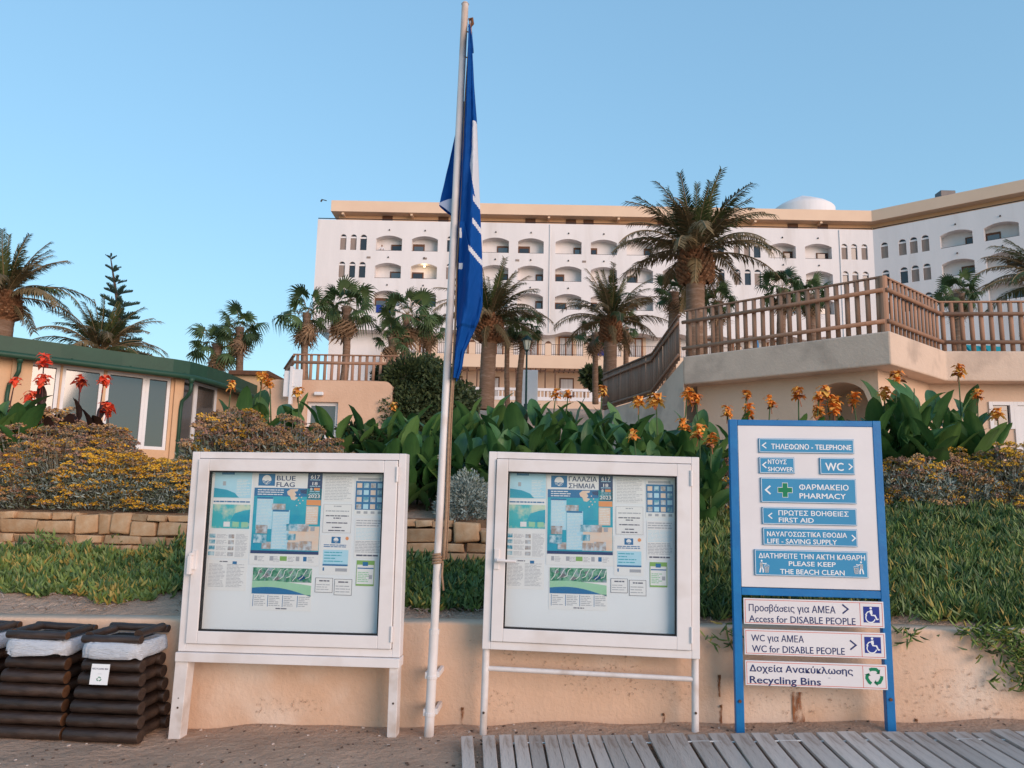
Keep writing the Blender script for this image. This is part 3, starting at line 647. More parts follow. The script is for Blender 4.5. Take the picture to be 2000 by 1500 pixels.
def halyard():
    t = thing('rope', 'beige halyard rope tied round the lower flagpole and running to its top', 'rope', F(pa0,POLE_B,pz0), ROT)
    X = lambda z: pdx*z/pL
    zt = PF(857,1092,POLE_B)[1]-pz0
    m = MB(); pts = []
    for k in range(28): pts.append((X(zt)+.034*math.cos(k*.9), .034*math.sin(k*.9), zt-.035+.0026*k))
    m.tube(pts, .008, 6); m.build('knot', M_rope, t, smooth=True)
    m = MB(); m.tube([(X(zt)+.036,-.012,zt-.02),(X(zt)+.036,-.03,zt-.1),(X(zt)+.05,-.03,zt-.2)], .007, 6); m.build('tail', M_rope, t, smooth=True)
    m = MB(); n = 30
    m.tube([(X(lerp(zt,pL-.15,k/n))+.041+.004*math.sin(k*.7), -.016, lerp(zt,pL-.15,k/n)) for k in range(n+1)], [lerp(.0125,.0065,min(1,k/14)) for k in range(n+1)], 6); m.build('line', M_rope, t, smooth=True)
    m = MB(); m.tube([(X(lerp(zt,pL-.15,k/n))+.052+.005*math.sin(k*.5+1), .012, lerp(zt,pL-.15,k/n)) for k in range(n+1)], .0055, 6); m.build('line', M_rope, t, smooth=True)
halyard()
M_flag = mat('blue_flag_cloth', (0.004,0.085,0.36), (0.003,0.07,0.31), 3, 0.75, 0.12, 200, 0.15, transl=0.25)
M_flagw = mat('white_flag_print', (0.72,0.73,0.78), rough=0.75, transl=0.2)
def flag():
    t = thing('flag', 'limp blue flag with white marks hanging down along the white flagpole', 'flag', F(pa0,POLE_B,pz0), ROT)
    ys  = [52,  80, 120, 160, 240, 320, 400, 450, 500, 550, 600, 628, 660, 690, 720, 741]
    xr  = [919,922, 924, 926, 932, 935, 938, 940, 942, 943, 943, 936, 921, 908, 903, 896]
    xl  = [916,915, 914, 912, 908, 905, 902, 900, 899, 897, 895, 893, 891, 889, 887, 887]
    xb  = [917,915, 912, 908, 880, 866, 857, 885, 890, 890, 890, 888, 888, 888, 887, 888]   # hidden back layer, swings out left of the pole
    rows, cols = 300, 150; m = MB(); info = []
    for i in range(rows+1):
        y = lerp(52, 741, i/rows); 
        x_r = interp(y,ys,xr); x_l = interp(y,ys,xl)
        if y < 192: x_b = x_l + 4
        elif y < 397: x_b = lerp(898, 855, (y-192)/205)
        elif y < 420: x_b = lerp(856, 884, ((y-397)/23)**1.3)
        else: x_b = 889
        back = 1.0 if 192 < y < 421 else 0.0
        for j in range(cols+1):
            s = j/cols
            if s < .42:                     # front layer, pole to right edge, with soft folds
                u = s/.42; x = lerp(x_l, x_r, u)
                d = -.03 - .055*math.sin(u*math.pi*1.0) * min(1,i/20) + .022*math.sin(u*9+y*.012)*min(1,i/12)
                # a loose flap crossing the front
                e = lerp(.0,1.0,(y-400)/190.0); 
                if 440 < y < 640 and u < e: d -= .02
            elif s < .56:                   # turn back at the right edge
                u = (s-.42)/.14; x = x_r - 8*math.sin(u*math.pi*.5)*(y>90); d = -.01 + .07*u
            else:
                u = (s-.56)/.44; x = lerp(x_r-8*(y>90), x_b, u); d = .06 + .03*math.sin(u*6+y*.01) + .012*math.sin(u*15)
                d = max(d, .042)
            d += min(1,i/20)*(.012*noise.noise((x*.11,y*.018,3.0)) + .005*noise.noise((x*.3+y*.08,y*.05,7.0)))
            a, z = PF(x, y, POLE_B); m.v.append((a-pa0, d, z-pz0))
    W = cols+1
    for i in range(rows):
        y = lerp(52,741,(i+.5)/rows)
        for j in range(cols):
            s = (j+.5)/cols; mi = 0; u = s/.42
            if s < .42:
                x = lerp(interp(y,ys,xl), interp(y,ys,xr), u)
                if 246 < y < 402 and x > interp(y,(246,300,330,402),(925,924,920,932)): mi = 1
                if 300 < y < 402 and x > 929 and y < 372: mi = 1
                for cy, xa, xb_ in ((402,927,939),(446,926,940),(500,919,942)):
                    if xa < x < xb_ and abs(y - (cy + (x-xa)*0.9 - 6)) < 5.5: mi = 1
                if 519 < y < 530 and 894 < x < 906: mi = 1
                if 452 < y < 470 and 899 < x < 904: mi = 1
            elif s > .7 and 396 > y > 376 + (s-.7)*10 and s > .8: mi = 0
            m.f.append((i*W+j, i*W+j+1, (i+1)*W+j+1, (i+1)*W+j)); m.m.append(mi)
    o = m.build('cloth', [M_flag, M_flagw], t, smooth=True)
    # turned-over pale corner low on the left swing
    q = MB(); n = 10
    for k in range(n+1):
        u = k/n; x = lerp(856, 886, u); yt = 393 - 9*math.sin(u*math.pi*.5); yb = lerp(396,419,u**1.2)
        a, z = PF(x, yt, POLE_B); a2, z2 = PF(x, yb, POLE_B); q.v += [(a-pa0,.034,z-pz0),(a2-pa0,.036,z2-pz0)]
        if k: q.f.append((2*k-2,2*k-1,2*k+1,2*k)); q.m.append(0)
    q.build('hem', mat('pale_flag_hem',(0.35,0.42,0.58),rough=.8), t, smooth=True)
    for y in (62, 112): 
        a, z = PF(interp(y,ys,xl)-3,y,POLE_B); k = MB(); k.tube([(a-pa0-.012,-.01,z-pz0),(a-pa0+.02,-.02,z-pz0-.02)],.005,6); k.build('toggle', M_rope, t)
flag()

# ================================================================== bins built like little log cabins
M_log = mat('dark_stained_log', (0.020,0.011,0.008), (0.034,0.019,0.013), 9, 0.42, 0.35, 60, 0.5, rand=0.35, stretch=(0.25,1,1), c3=(0.06,0.038,0.028), s3=1.4)
M_logend = mat('log_end_grain', (0.075,0.035,0.018), (0.13,0.062,0.03), 12, 0.8, 0.3, 80, 0.15, rand=0.3)
M_logdark = mat('dark_log_end', (0.040,0.024,0.018), (0.065,0.040,0.028), 12, 0.7, 0.3, 80, 0.2)
M_bag = mat('white_bin_liner', (0.72,0.76,0.82), (0.66,0.71,0.80), 8, 0.4, 0.8, 22, 0.45, stretch=(1,1,6), transl=0.15, bdist=0.02)
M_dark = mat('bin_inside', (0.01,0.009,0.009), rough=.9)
def log_mesh(r, L, endm, seed, n=14):
    q = MB(); rr = random.Random(seed); k = 7
    pts = [(-L/2,0,0),(-L/2+.003,0,0)] + [(lerp(-L/2+.03,L/2-.03,i/k), rr.uniform(-.002,.002), rr.uniform(-.002,.002)) for i in range(k+1)] + [(L/2-.003,0,0),(L/2,0,0)]
    rad = [r*.955, r*.99] + [r*rr.uniform(.96,1.03) for i in range(k+1)] + [r*.99, r*.955]
    q.tube(pts, rad, n, 0, caps=False)
    tot = len(pts)
    q.f.append(tuple(reversed(range(n)))); q.m.append(1); q.f.append(tuple((tot-1)*n+i for i in range(n))); q.m.append(1)
    me = q.mesh('log', [M_log, endm], True)
    me.polygons[len(me.polygons)-1].use_smooth = False; me.polygons[len(me.polygons)-2].use_smooth = False
    bm = bmesh.new(); bm.from_mesh(me)
    for e in bm.edges:
        if len(e.link_faces) == 2 and e.calc_face_angle() > R(35): e.smooth = False
    bm.to_mesh(me); bm.free()
    return me
def log_bin(a, b, rot, label, endm, tilt, card):
    g = zfront(a)
    t = thing('log_bin', label, 'bin', F(a,b,g), ROT+rot, 'log-sided bins by the low wall')
    if tilt: t.matrix_basis = t.matrix_basis @ Matrix.Rotation(tilt,4,'Y')
    t.scale = (1.04,1.04,.875)
    r0 = .0475; nl = 6
    for k in range(nl):
        u = k/(nl-1); half = lerp(.215,.165,u); z = r0 + k*.0955; r = r0*lerp(1.0,.97,u)
        mx = log_mesh(r, 2*half+.045, endm, k); my = log_mesh(r*.97, 2*half-.05, endm, k+20)
        for s in (-1,1):
            obj('log', mx, t, (0, s*(half-r), z), (0,0,0)); obj('log', my, t, (s*(half-r*1.05), .02, z-.002), (0,0,math.pi/2))
    q = MB(); h = .165-.05
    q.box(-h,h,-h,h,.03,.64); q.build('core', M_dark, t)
    # liner folded over the rim
    q = MB(); N = 96; prof = [(.186,.585),(.193,.588),(.198,.615),(.198,.65),(.192,.684),(.178,.700),(.150,.696),(.12,.66),(.11,.52)]
    rr = random.Random(int(a*100))
    for i in range(N):
        th = 2*math.pi*i/N; c, s_ = math.cos(th), math.sin(th); pw = .32
        ux, uy = math.copysign(abs(c)**pw, c), math.copysign(abs(s_)**pw, s_)
        for k, (rad, z) in enumerate(prof):
            w = .012*noise.noise((th*2,k*1.7,a)) + .009*noise.noise((th*5,k*3.1,a+4))
            q.v.append((ux*(rad+w), uy*(rad+w), z + (.03*noise.noise((th*1.6,0,a)) if k < 2 else .006*noise.noise((th*6,k,a)))))
    K = len(prof)
    for i in range(N):
        for k in range(K-1): q.f.append((i*K+k,((i+1)%N)*K+k,((i+1)%N)*K+k+1,i*K+k+1)); q.m.append(0)
    q.build('liner', M_bag, t, smooth=True)
    # square log frame that holds the liner down
    mf = log_mesh(.030, .39, endm, 51); ms = log_mesh(.030, .29, endm, 52)
    tl = R(3) if card else 0
    for s in (-1,1):
        obj('rim_log', mf, t, (-.005, s*.155, .733+.014*s*bool(card)), (0,R(1.5)*s,R(3)*s)); obj('rim_log', ms, t, (s*.16-.005, 0, .738+.024*(s>0)*bool(card)), (tl*0,0,math.pi/2))
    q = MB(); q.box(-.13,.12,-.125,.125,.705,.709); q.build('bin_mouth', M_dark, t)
    if card:
        q = MB(); q.box(-.085,.03,-.2255,-.2225,.418,.56); c = q.build('card', M_swhite, t)
        q = MB(); text_on(q,'RECYCLING BIN',-.078,.023,.522,.011,-.2262,0,.03); recycle_symbol(q,-.027,.457,.0135,-.2262,1); text_lines(q,-.04,-.014,.49,.495,1,-.2262,2,random.Random(1)); q.build('lettering',[M_sdark,M_sgreen,M_ink],c)
        c.rotation_euler = (R(-5),0,0); c.location=(0,-.0405,-.022); 
log_bin(-2.95,5.16,0.0,'dark log bin with recycling card, its white liner beside the notice board leg',M_logdark,0,True)
log_bin(-3.49,5.16,R(4),'dark log bin with tan log ends, leaning beside the bin with a card',M_logend,R(1.5),False)
log_bin(-4.04,5.17,R(3),'log bin cut off by the left edge of the photo',M_logend,0,False)

# ================================================================== roll-out plank walkway
M_plank = mat('weathered_plank', (0.58,0.49,0.43), (0.49,0.41,0.36), 6, 0.85, 0.35, 40, 0.2, rand=0.2, stretch=(2.5,0.35,1), c3=(0.33,0.245,0.195), s3=1.3)
M_cord = mat('white_cord', (0.62,0.60,0.58), rough=.8)
def boardwalk():
    t = thing('boardwalk', 'grey weathered plank walkway lying on the sand in front of the wall', 'walkway', F(0,5.0,0), ROT)
    edge = [(903,.03,30),(941,.05,32),(983,.10,33),(1021,.16,33),(1060,.19,33),(1094,.25,33),(1118,.30,36)]
    r = random.Random(2); far = 5.03
    def atz(px, py, a_guess):
        z = zfront(a_guess)+.045; q = PZ(px,py,z); v = FR.transposed()@Vector((q.x,q.y,0)); return v.x, v.y
    starts = [903,943,975,1004,1032,1062,1088,1117,1146,1174,1199,1229]
    slopes = [.04,.05,.07,.12,.15,.19,.24,.29,.36,.40,.47,.50]
    out = []
    for px, sl in zip(starts, slopes):
        g = (px-1113)/285; a0,b0 = atz(px,1434,g); a1,b1 = atz(px+sl*64,1498,g); out.append((a0, (a1-a0)/(b1-b0), .078 if px > 905 else .072))
    a = out[-1][0]; ang = out[-1][1]
    k = 0
    while a < 6.0:
        a += .128 if k > 1 else .112; k += 1; out.append((a, ang*max(0,1-k/5)+.01*r.uniform(-1,1), .105))
    W = .1
    for i,(a0,dd,w) in enumerate(out):
        Lp = 1.75; q = MB(); th = .022
        q.box(-w/2,w/2,-Lp,0,-th,0); o = q.build('plank', M_plank, t, bevel=.003)
        z = zfront(a0)+.048; o.location = (a0+w/2, far-5.0+r.uniform(-.028,.022), z+r.uniform(-.004,.004))
        o.rotation_euler = (r.uniform(-.004,.004), -.048+r.uniform(-.01,.01), -math.atan(dd))
        o.data.transform(Matrix.Identity(4))
    for db in (.14, 1.5):
        q = MB(); q.tube([(lerp(-.33,6.1,i/80), far-5.0-db, zfront(lerp(-.33,6.1,i/80))+.036+.003*math.sin(i)) for i in range(81)], .0055, 6); q.build('cord', M_cord, t, smooth=True)
boardwalk()

# ================================================================== dry stone terrace edge
M_stone = mat('sandstone', (0.54,0.33,0.185), (0.46,0.27,0.145), 7, 0.9, 0.7, 40, 0.1, rand=0.2, c3=(0.58,0.40,0.25), s3=0.6, bdist=0.01)
M_mortar = mat('earth_joint', (0.16,0.10,0.065), (0.22,0.14,0.09), 12, 0.95, 0.6, 60)
def stone_mesh(w, h, d, r):
    bm = bmesh.new(); bmesh.ops.create_cube(bm, size=1.0)
    for v in bm.verts: v.co = Vector((v.co.x*w*(1+r.uniform(-.13,.08)), v.co.y*d*(1+r.uniform(-.1,.1)), v.co.z*h*(1+r.uniform(-.22,.10))))
    bmesh.ops.bevel(bm, geom=bm.edges[:], offset=min(w,h)*r.uniform(.07,.15), segments=2, affect='EDGES', profile=.6)
    for v in bm.verts: v.co += Vector((r.uniform(-1,1),r.uniform(-1,1),r.uniform(-1,1)))*.004
    me = bpy.data.meshes.new('stone'); bm.to_mesh(me); bm.free(); me.materials.append(M_stone)
    me.polygons.foreach_set('use_smooth',[True]*len(me.polygons)); return me
def stone_wall():
    t = thing('stone_wall', 'low sandstone block wall holding the bank of yellow shrubs', 'wall', F(0,7.2,0), ROT)
    r = random.Random(11); z = 1.0
    q = MB(); q.box(-6.4,-.28,.10,.22,.7,1.40); q.build('earth_core', M_mortar, t)
    hs = (.10,.085,.135,.07); tall = []                     # some blocks stand through two courses
    for k, h in enumerate(hs):
        a = -6.4 + r.uniform(0,.1); nxt = []
        while a < -.32:
            hit = [e for e in tall if e[0]-.02 < a < e[1]-.02]
            if hit: a = hit[0][1]+.004; continue
            w = r.uniform(.12,.40); fut = [e for e in tall if a < e[0] < a+w+.05]
            if fut: w = max(.07, fut[0][0]-a)
            hh = h
            if k in (0,2) and w < .30 and r.random() < .30: hh = h + hs[k+1]; nxt.append((a,a+w))
            if not (k == 3 and r.random() < .25):
                obj('stone', stone_mesh(w-.008, hh-.006+r.uniform(-.006,.006), .20, r), t, (a+w/2, r.uniform(-.025,.02)+.012*k, z+hh/2), (r.uniform(-.05,.05),r.uniform(-.035,.035),r.uniform(-.05,.05)))
            a += w
        z += h; tall = nxt
stone_wall()

# ================================================================== timber fences
M_slat = mat('brown_fence_wood', (0.37,0.215,0.145), (0.31,0.175,0.115), 5, 0.8, 0.3, 30, 0.2, rand=0.14, stretch=(1,1,.2))
M_slatg = mat('grey_brown_fence_wood', (0.27,0.175,0.13), (0.22,0.14,0.105), 5, 0.8, 0.3, 30, 0.2, rand=0.16, stretch=(1,1,.2))
def half_log(w, h, flat):
    q = MB(); n = 7; poly = []
    for i in range(n): a = math.pi*i/(n-1); poly.append((-w/2*math.cos(a), -(w*.42 if not flat else .012+.010*math.sin(a))*math.sin(a)-.0))
    pts = [(x, y, 0) for x, y in poly]; m = len(pts)
    q.add([(x,y,0) for x,y in poly]+[(x,y,h) for x,y in poly], [tuple(range(m-1,-1,-1)),tuple(range(m,2*m))]+[(i,(i+1)%m,(i+1)%m+m,i+m) for i in range(m)])
    return q
def fence(t, pts, h, spacing, w, rails, m, flat=False, slatbottom=.0, cap=True, railr=.042, posts=(), rail_front=True):
    """pts: feet of the fence line in world coordinates; slats follow it, rails run along it on the viewer's side"""
    inv = t.matrix_basis.inverted()
    me = half_log(w, h, flat).mesh('slat', [m], True)
    for i in range(len(pts)-1):
        A, B = Vector(pts[i]), Vector(pts[i+1]); d = B-A; L = Vector((d.x,d.y,0)).length; n = max(1, round(L/spacing)); ang = math.atan2(d.y, d.x)
        nrm = Vector((math.sin(ang), -math.cos(ang), 0))
        for k in range(n):
            p = A + d*((k+.5)/n); o = obj('slat', me, t, inv @ (p + Vector((0,0,slatbottom))), (0,rng.uniform(-.012,.012),ang), (1,1,1+rng.uniform(-.015,.015)))
        for zr in rails:
            q = MB(); off = nrm * (railr*1.0 + (w*.42 if not flat else .02)) if rail_front else Vector((0,0,0))
            q.tube([A + off + Vector((0,0,zr)) - d.normalized()*.05, (A+B)/2 + off + Vector((0,0,zr+rng.uniform(-.01,.01))), B + off + Vector((0,0,zr)) + d.normalized()*.02], railr, 9); q.build('rail', m, t, smooth=True, world=True)
        if cap:
            q = MB(); T = Matrix.Translation((A+B)/2 + Vector((0,0,h+slatbottom+.012))) @ Matrix.Rotation(ang,4,'Z') @ Matrix.Rotation(-math.atan2(d.z,L),4,'Y')
            q.box(-d.length/2-.02,d.length/2+.02,-.05,.03,-.014,.016,0,T); q.build('cap_rail', m, t, world=True)
    for j in posts:
        q = MB(); p = Vector(pts[j]); q.tube([p+Vector((0,0,slatbottom-.12)), p+Vector((0,0,h+slatbottom+.02))], .075, 12); q.build('post', m, t, smooth=False, world=True)

# ================================================================== right hand terrace building
M_cream = mat('cream_plaster', (0.65,0.475,0.355), (0.60,0.43,0.315), 1.2, 0.9, 0.4, 16, 0.12, c3=(0.62,0.47,0.37), s3=.5, bdist=.02)
M_slab = mat('pale_concrete_plaster', (0.66,0.515,0.41), (0.60,0.465,0.37), 2.0, 0.9, 0.5, 18, 0.12, c3=(0.46,0.36,0.29), s3=.5, bdist=.02)
M_frame = mat('white_window_frame', (0.72,0.71,0.72), (0.68,0.67,0.68), 3, 0.45)
M_bframe = mat('dark_wood_frame', (0.10,0.045,0.025), (0.14,0.06,0.03), 8, 0.6)
M_refl = mat('reflective_window_glass', (0.06,0.055,0.052), rough=.05, spec=0.5, ior=2.0)
M_pane = mat('dark_window_glass', (0.02,0.018,0.02), rough=.06, spec=0.6, ior=1.6)
TA, TB, TC, TD = Vector((3.80,16.8,0)), Vector((6.95,13.85,0)), Vector((8.95,15.6,0)), Vector((15.5,15.0,0))
ZS0, ZS1 = 4.17, 4.80
def inset(p, q, d):          # line moved d to its left-hand (inner) side
    e = (q-p).normalized(); n = Vector((-e.y, e.x, 0)); return p+n*d, q+n*d
def cross2(p, d, q, e):
    k = ((q.x-p.x)*e.y-(q.y-p.y)*e.x)/(d.x*e.y-d.y*e.x); return p + d*k
def wallpts(d):
    L = [inset(a,b,d) for a,b in ((TA,TB),(TB,TC),(TC,TD))]
    p1 = cross2(L[0][0],L[0][1]-L[0][0],L[1][0],L[1][1]-L[1][0]); p2 = cross2(L[1][0],L[1][1]-L[1][0],L[2][0],L[2][1]-L[2][0])
    return [L[0][0]+ (L[0][1]-L[0][0]).normalized()*.1, p1, p2, L[2][1]]
def quad_wall(q, a, b, z0, z1, mi=0): q.quad((a.x,a.y,z0),(b.x,b.y,z0),(b.x,b.y,z1),(a.x,a.y,z1),mi)
def plane_u(px, a, b, py=800):     # distance along wall line a-b where the sight line through pixel column px meets it
    r = ray(px, py); d = (b-a).normalized(); p = cross2(Vector((0,0,0)), Vector((r.x,r.y,0)), a, d); return (p-a).dot(d), p
def terrace_building():
    t = thing('terrace_building', 'cream plastered building with overhanging slab, arch and white door below a log fence', 'building', (7.5,17,1.6), 0)
    ws = wallpts(.42); q = MB()
    # left facet with the arch
    a, b = ws[0], ws[1]; d = (b-a).normalized(); nn = Vector((-d.y,d.x,0)); L = (b-a).length
    u0, _ = plane_u(1588,a,b); u1, _ = plane_u(1697,a,b); um, pm = plane_u(1640,a,b)
    zt = P(1640,747,pm.y).z; r_ = (u1-u0)/2; zs = zt - .42; N = 14
    pt = lambda u,v,z: (a + d*u + nn*v + Vector((0,0,z)))
    arch = [(lerp(u0,u1,k/N), zs + .42*math.sqrt(max(0,1-(2*k/N-1)**2))) for k in range(N+1)]
    q.quad(pt(0,0,1.2),pt(u0,0,1.2),pt(u0,0,ZS0),pt(0,0,ZS0)); q.quad(pt(u1,0,1.2),pt(L,0,1.2),pt(L,0,ZS0),pt(u1,0,ZS0))
    for k in range(N):
        q.quad(pt(arch[k][0],0,arch[k][1]),pt(arch[k+1][0],0,arch[k+1][1]),pt(arch[k+1][0],0,ZS0),pt(arch[k][0],0,ZS0))
        q.quad(pt(arch[k][0],1.1,arch[k][1]),pt(arch[k+1][0],1.1,arch[k+1][1]),pt(arch[k+1][0],0,arch[k+1][1]),pt(arch[k][0],0,arch[k][1]))
    q.quad(pt(u0,1.1,1.2),pt(u0,0,1.2),pt(u0,0,zs),pt(u0,1.1,zs)); q.quad(pt(u1,0,1.2),pt(u1,1.1,1.2),pt(u1,1.1,zs),pt(u1,0,zs)); q.quad(pt(u0-.1,1.1,1.2),pt(u1+.1,1.1,1.2),pt(u1+.1,1.1,zt+.05),pt(u0-.1,1.1,zt+.05))
    quad_wall(q, ws[1], ws[2], 1.2, ZS0)
    # right facet with opening for window and door
    a2, b2 = ws[2], ws[3]; d2 = (b2-a2).normalized(); n2 = Vector((-d2.y,d2.x,0)); L2 = (b2-a2).length
    p2 = lambda u,v,z: (a2 + d2*u + n2*v + Vector((0,0,z)))
    ua, pa = plane_u(1931,a2,b2); ub, _ = plane_u(1979,a2,b2); uc = ub + .95; zt2 = P(1955,785,pa.y).z; zw = P(1955,838,pa.y).z; zd = zt2-2.1
    q.quad(p2(0,0,1.2),p2(ua,0,1.2),p2(ua,0,ZS0),p2(0,0,ZS0)); q.quad(p2(ua,0,zt2),p2(uc,0,zt2),p2(uc,0,ZS0),p2(ua,0,ZS0)); q.quad(p2(ua,0,1.2),p2(ub,0,1.2),p2(ub,0,zw),p2(ua,0,zw)); q.quad(p2(uc,0,1.2),p2(L2,0,1.2),p2(L2,0,ZS0),p2(uc,0,ZS0)); q.quad(p2(ub,0,1.0),p2(uc,0,1.0),p2(uc,0,zd),p2(ub,0,zd))
    # side and hidden back
    bk = Vector((9.3,41,0)); quad_wall(q, bk+Vector((.4,0,0)), ws[0], 1.0, ZS0)
    q.build('wall', M_cream, t, world=True)
    for (s0,s1,z0,z1,nm) in ((ua,ub,zw,zt2,'window'),(ub,uc,zd,zt2,'door')):
        f = MB(); w = .075
        T = Matrix(((d2.x,n2.x,0,a2.x),(d2.y,n2.y,0,a2.y),(0,0,1,0),(0,0,0,1)))
        for bx in ((s0,s0+w,z0,z1),(s1-w,s1,z0,z1),(s0+w,s1-w,z1-w,z1),(s0+w,s1-w,z0,z0+w)): f.box(bx[0]+.001,bx[1]-.001,-.03,.06,bx[2]+.001,bx[3]-.001,0,T)
        o = f.build(nm, M_frame, t, world=True)
        g = MB()
        if nm == 'window': g.box(s0+w,s1-w,.03,.05,z0+w,z1-w,0,T); g.build('pane', M_pane, o, world=False) if False else None; pn = g.build('pane', M_pane, None); pn.parent = o; pn.data.transform(t.matrix_basis.inverted())
        else:
            g.box(s0+w+.002,s1-w-.002,0,.035,z0+w,z1-w,0,T); g.box(s0+w+.15,s1-w-.15,-.004,.0,z0+1.1,z1-w-.15,1,T)
            pn = g.build('door_leaf', [M_frame, M_refl]); pn.parent = o; pn.data.transform(t.matrix_basis.inverted())
            g = MB(); hp = p2(s0+w+.08,-.05,z0+1.0); g.tube([hp, hp+Vector((.10,-.01,0))], .012, 8); pn2 = g.build('handle', M_white); pn2.parent = o; pn2.data.transform(t.matrix_basis.inverted())
    # slab with slightly uneven soffit edge
    sp = [TA,TB,TC,TD,Vector((40,14,0)),Vector((40,41,0)),bk]
    s = MB(); s.plan([(p.x,p.y) for p in sp], ZS0, ZS1); s.build('slab', M_slab, t, world=True, bevel=.03)
    return t
terrace_building()
def off(p, z): return Vector((p.x,p.y,z))
def log_fences():
    c = Vector((10,20,0)).normalized()
    ins = [TA+Vector((.1,.12,0)), TB+Vector((0,.16,0)), TC+Vector((-.02,.16,0)), TD+Vector((0,.14,0))]
    t = thing('log_fence', 'brown half-log fence bordering the raised terrace edge at the right', 'fence', off(ins[1],ZS1), 0)
    fence(t, [off(p,ZS1+.0) for p in ins], 1.04, .192, .098, (.80,.20), M_slat, posts=(1,), slatbottom=.02)
    # stair fence going down to the left
    s1, s2 = P(1276,772,18.2), P(1180,800,21.5)
    t2 = thing('stair_fence', 'grey brown close-boarded fence descending the steps left of the terrace', 'fence', s1, 0)
    fence(t2, [s2, s1, off(TA, ZS1-.05)+Vector((-.05,.1,0))], 1.0, .105, .098, (.85,.10), M_slatg, flat=True, railr=.03)
    st = MB()
    A0, B0 = s1, off(TA, ZS1-.05)
    for p, r_ in ((s2,s1),(s1,off(TA,ZS1-.06))):
        dd = Vector((.12,.30,0)); f = [Vector((p.x,p.y,0.8)),Vector((r_.x,r_.y,.8)),Vector((r_.x,r_.y,r_.z-.02)),Vector((p.x,p.y,p.z-.02))]
        st.add(f + [v+dd for v in f], ((0,1,2,3),(7,6,5,4),(3,2,6,7),(0,3,7,4),(1,5,6,2)))
    w = st.build('stair_wall', M_slab); tag(w, 'pale sloping stair wall under the descending fence', 'wall')
log_fences()

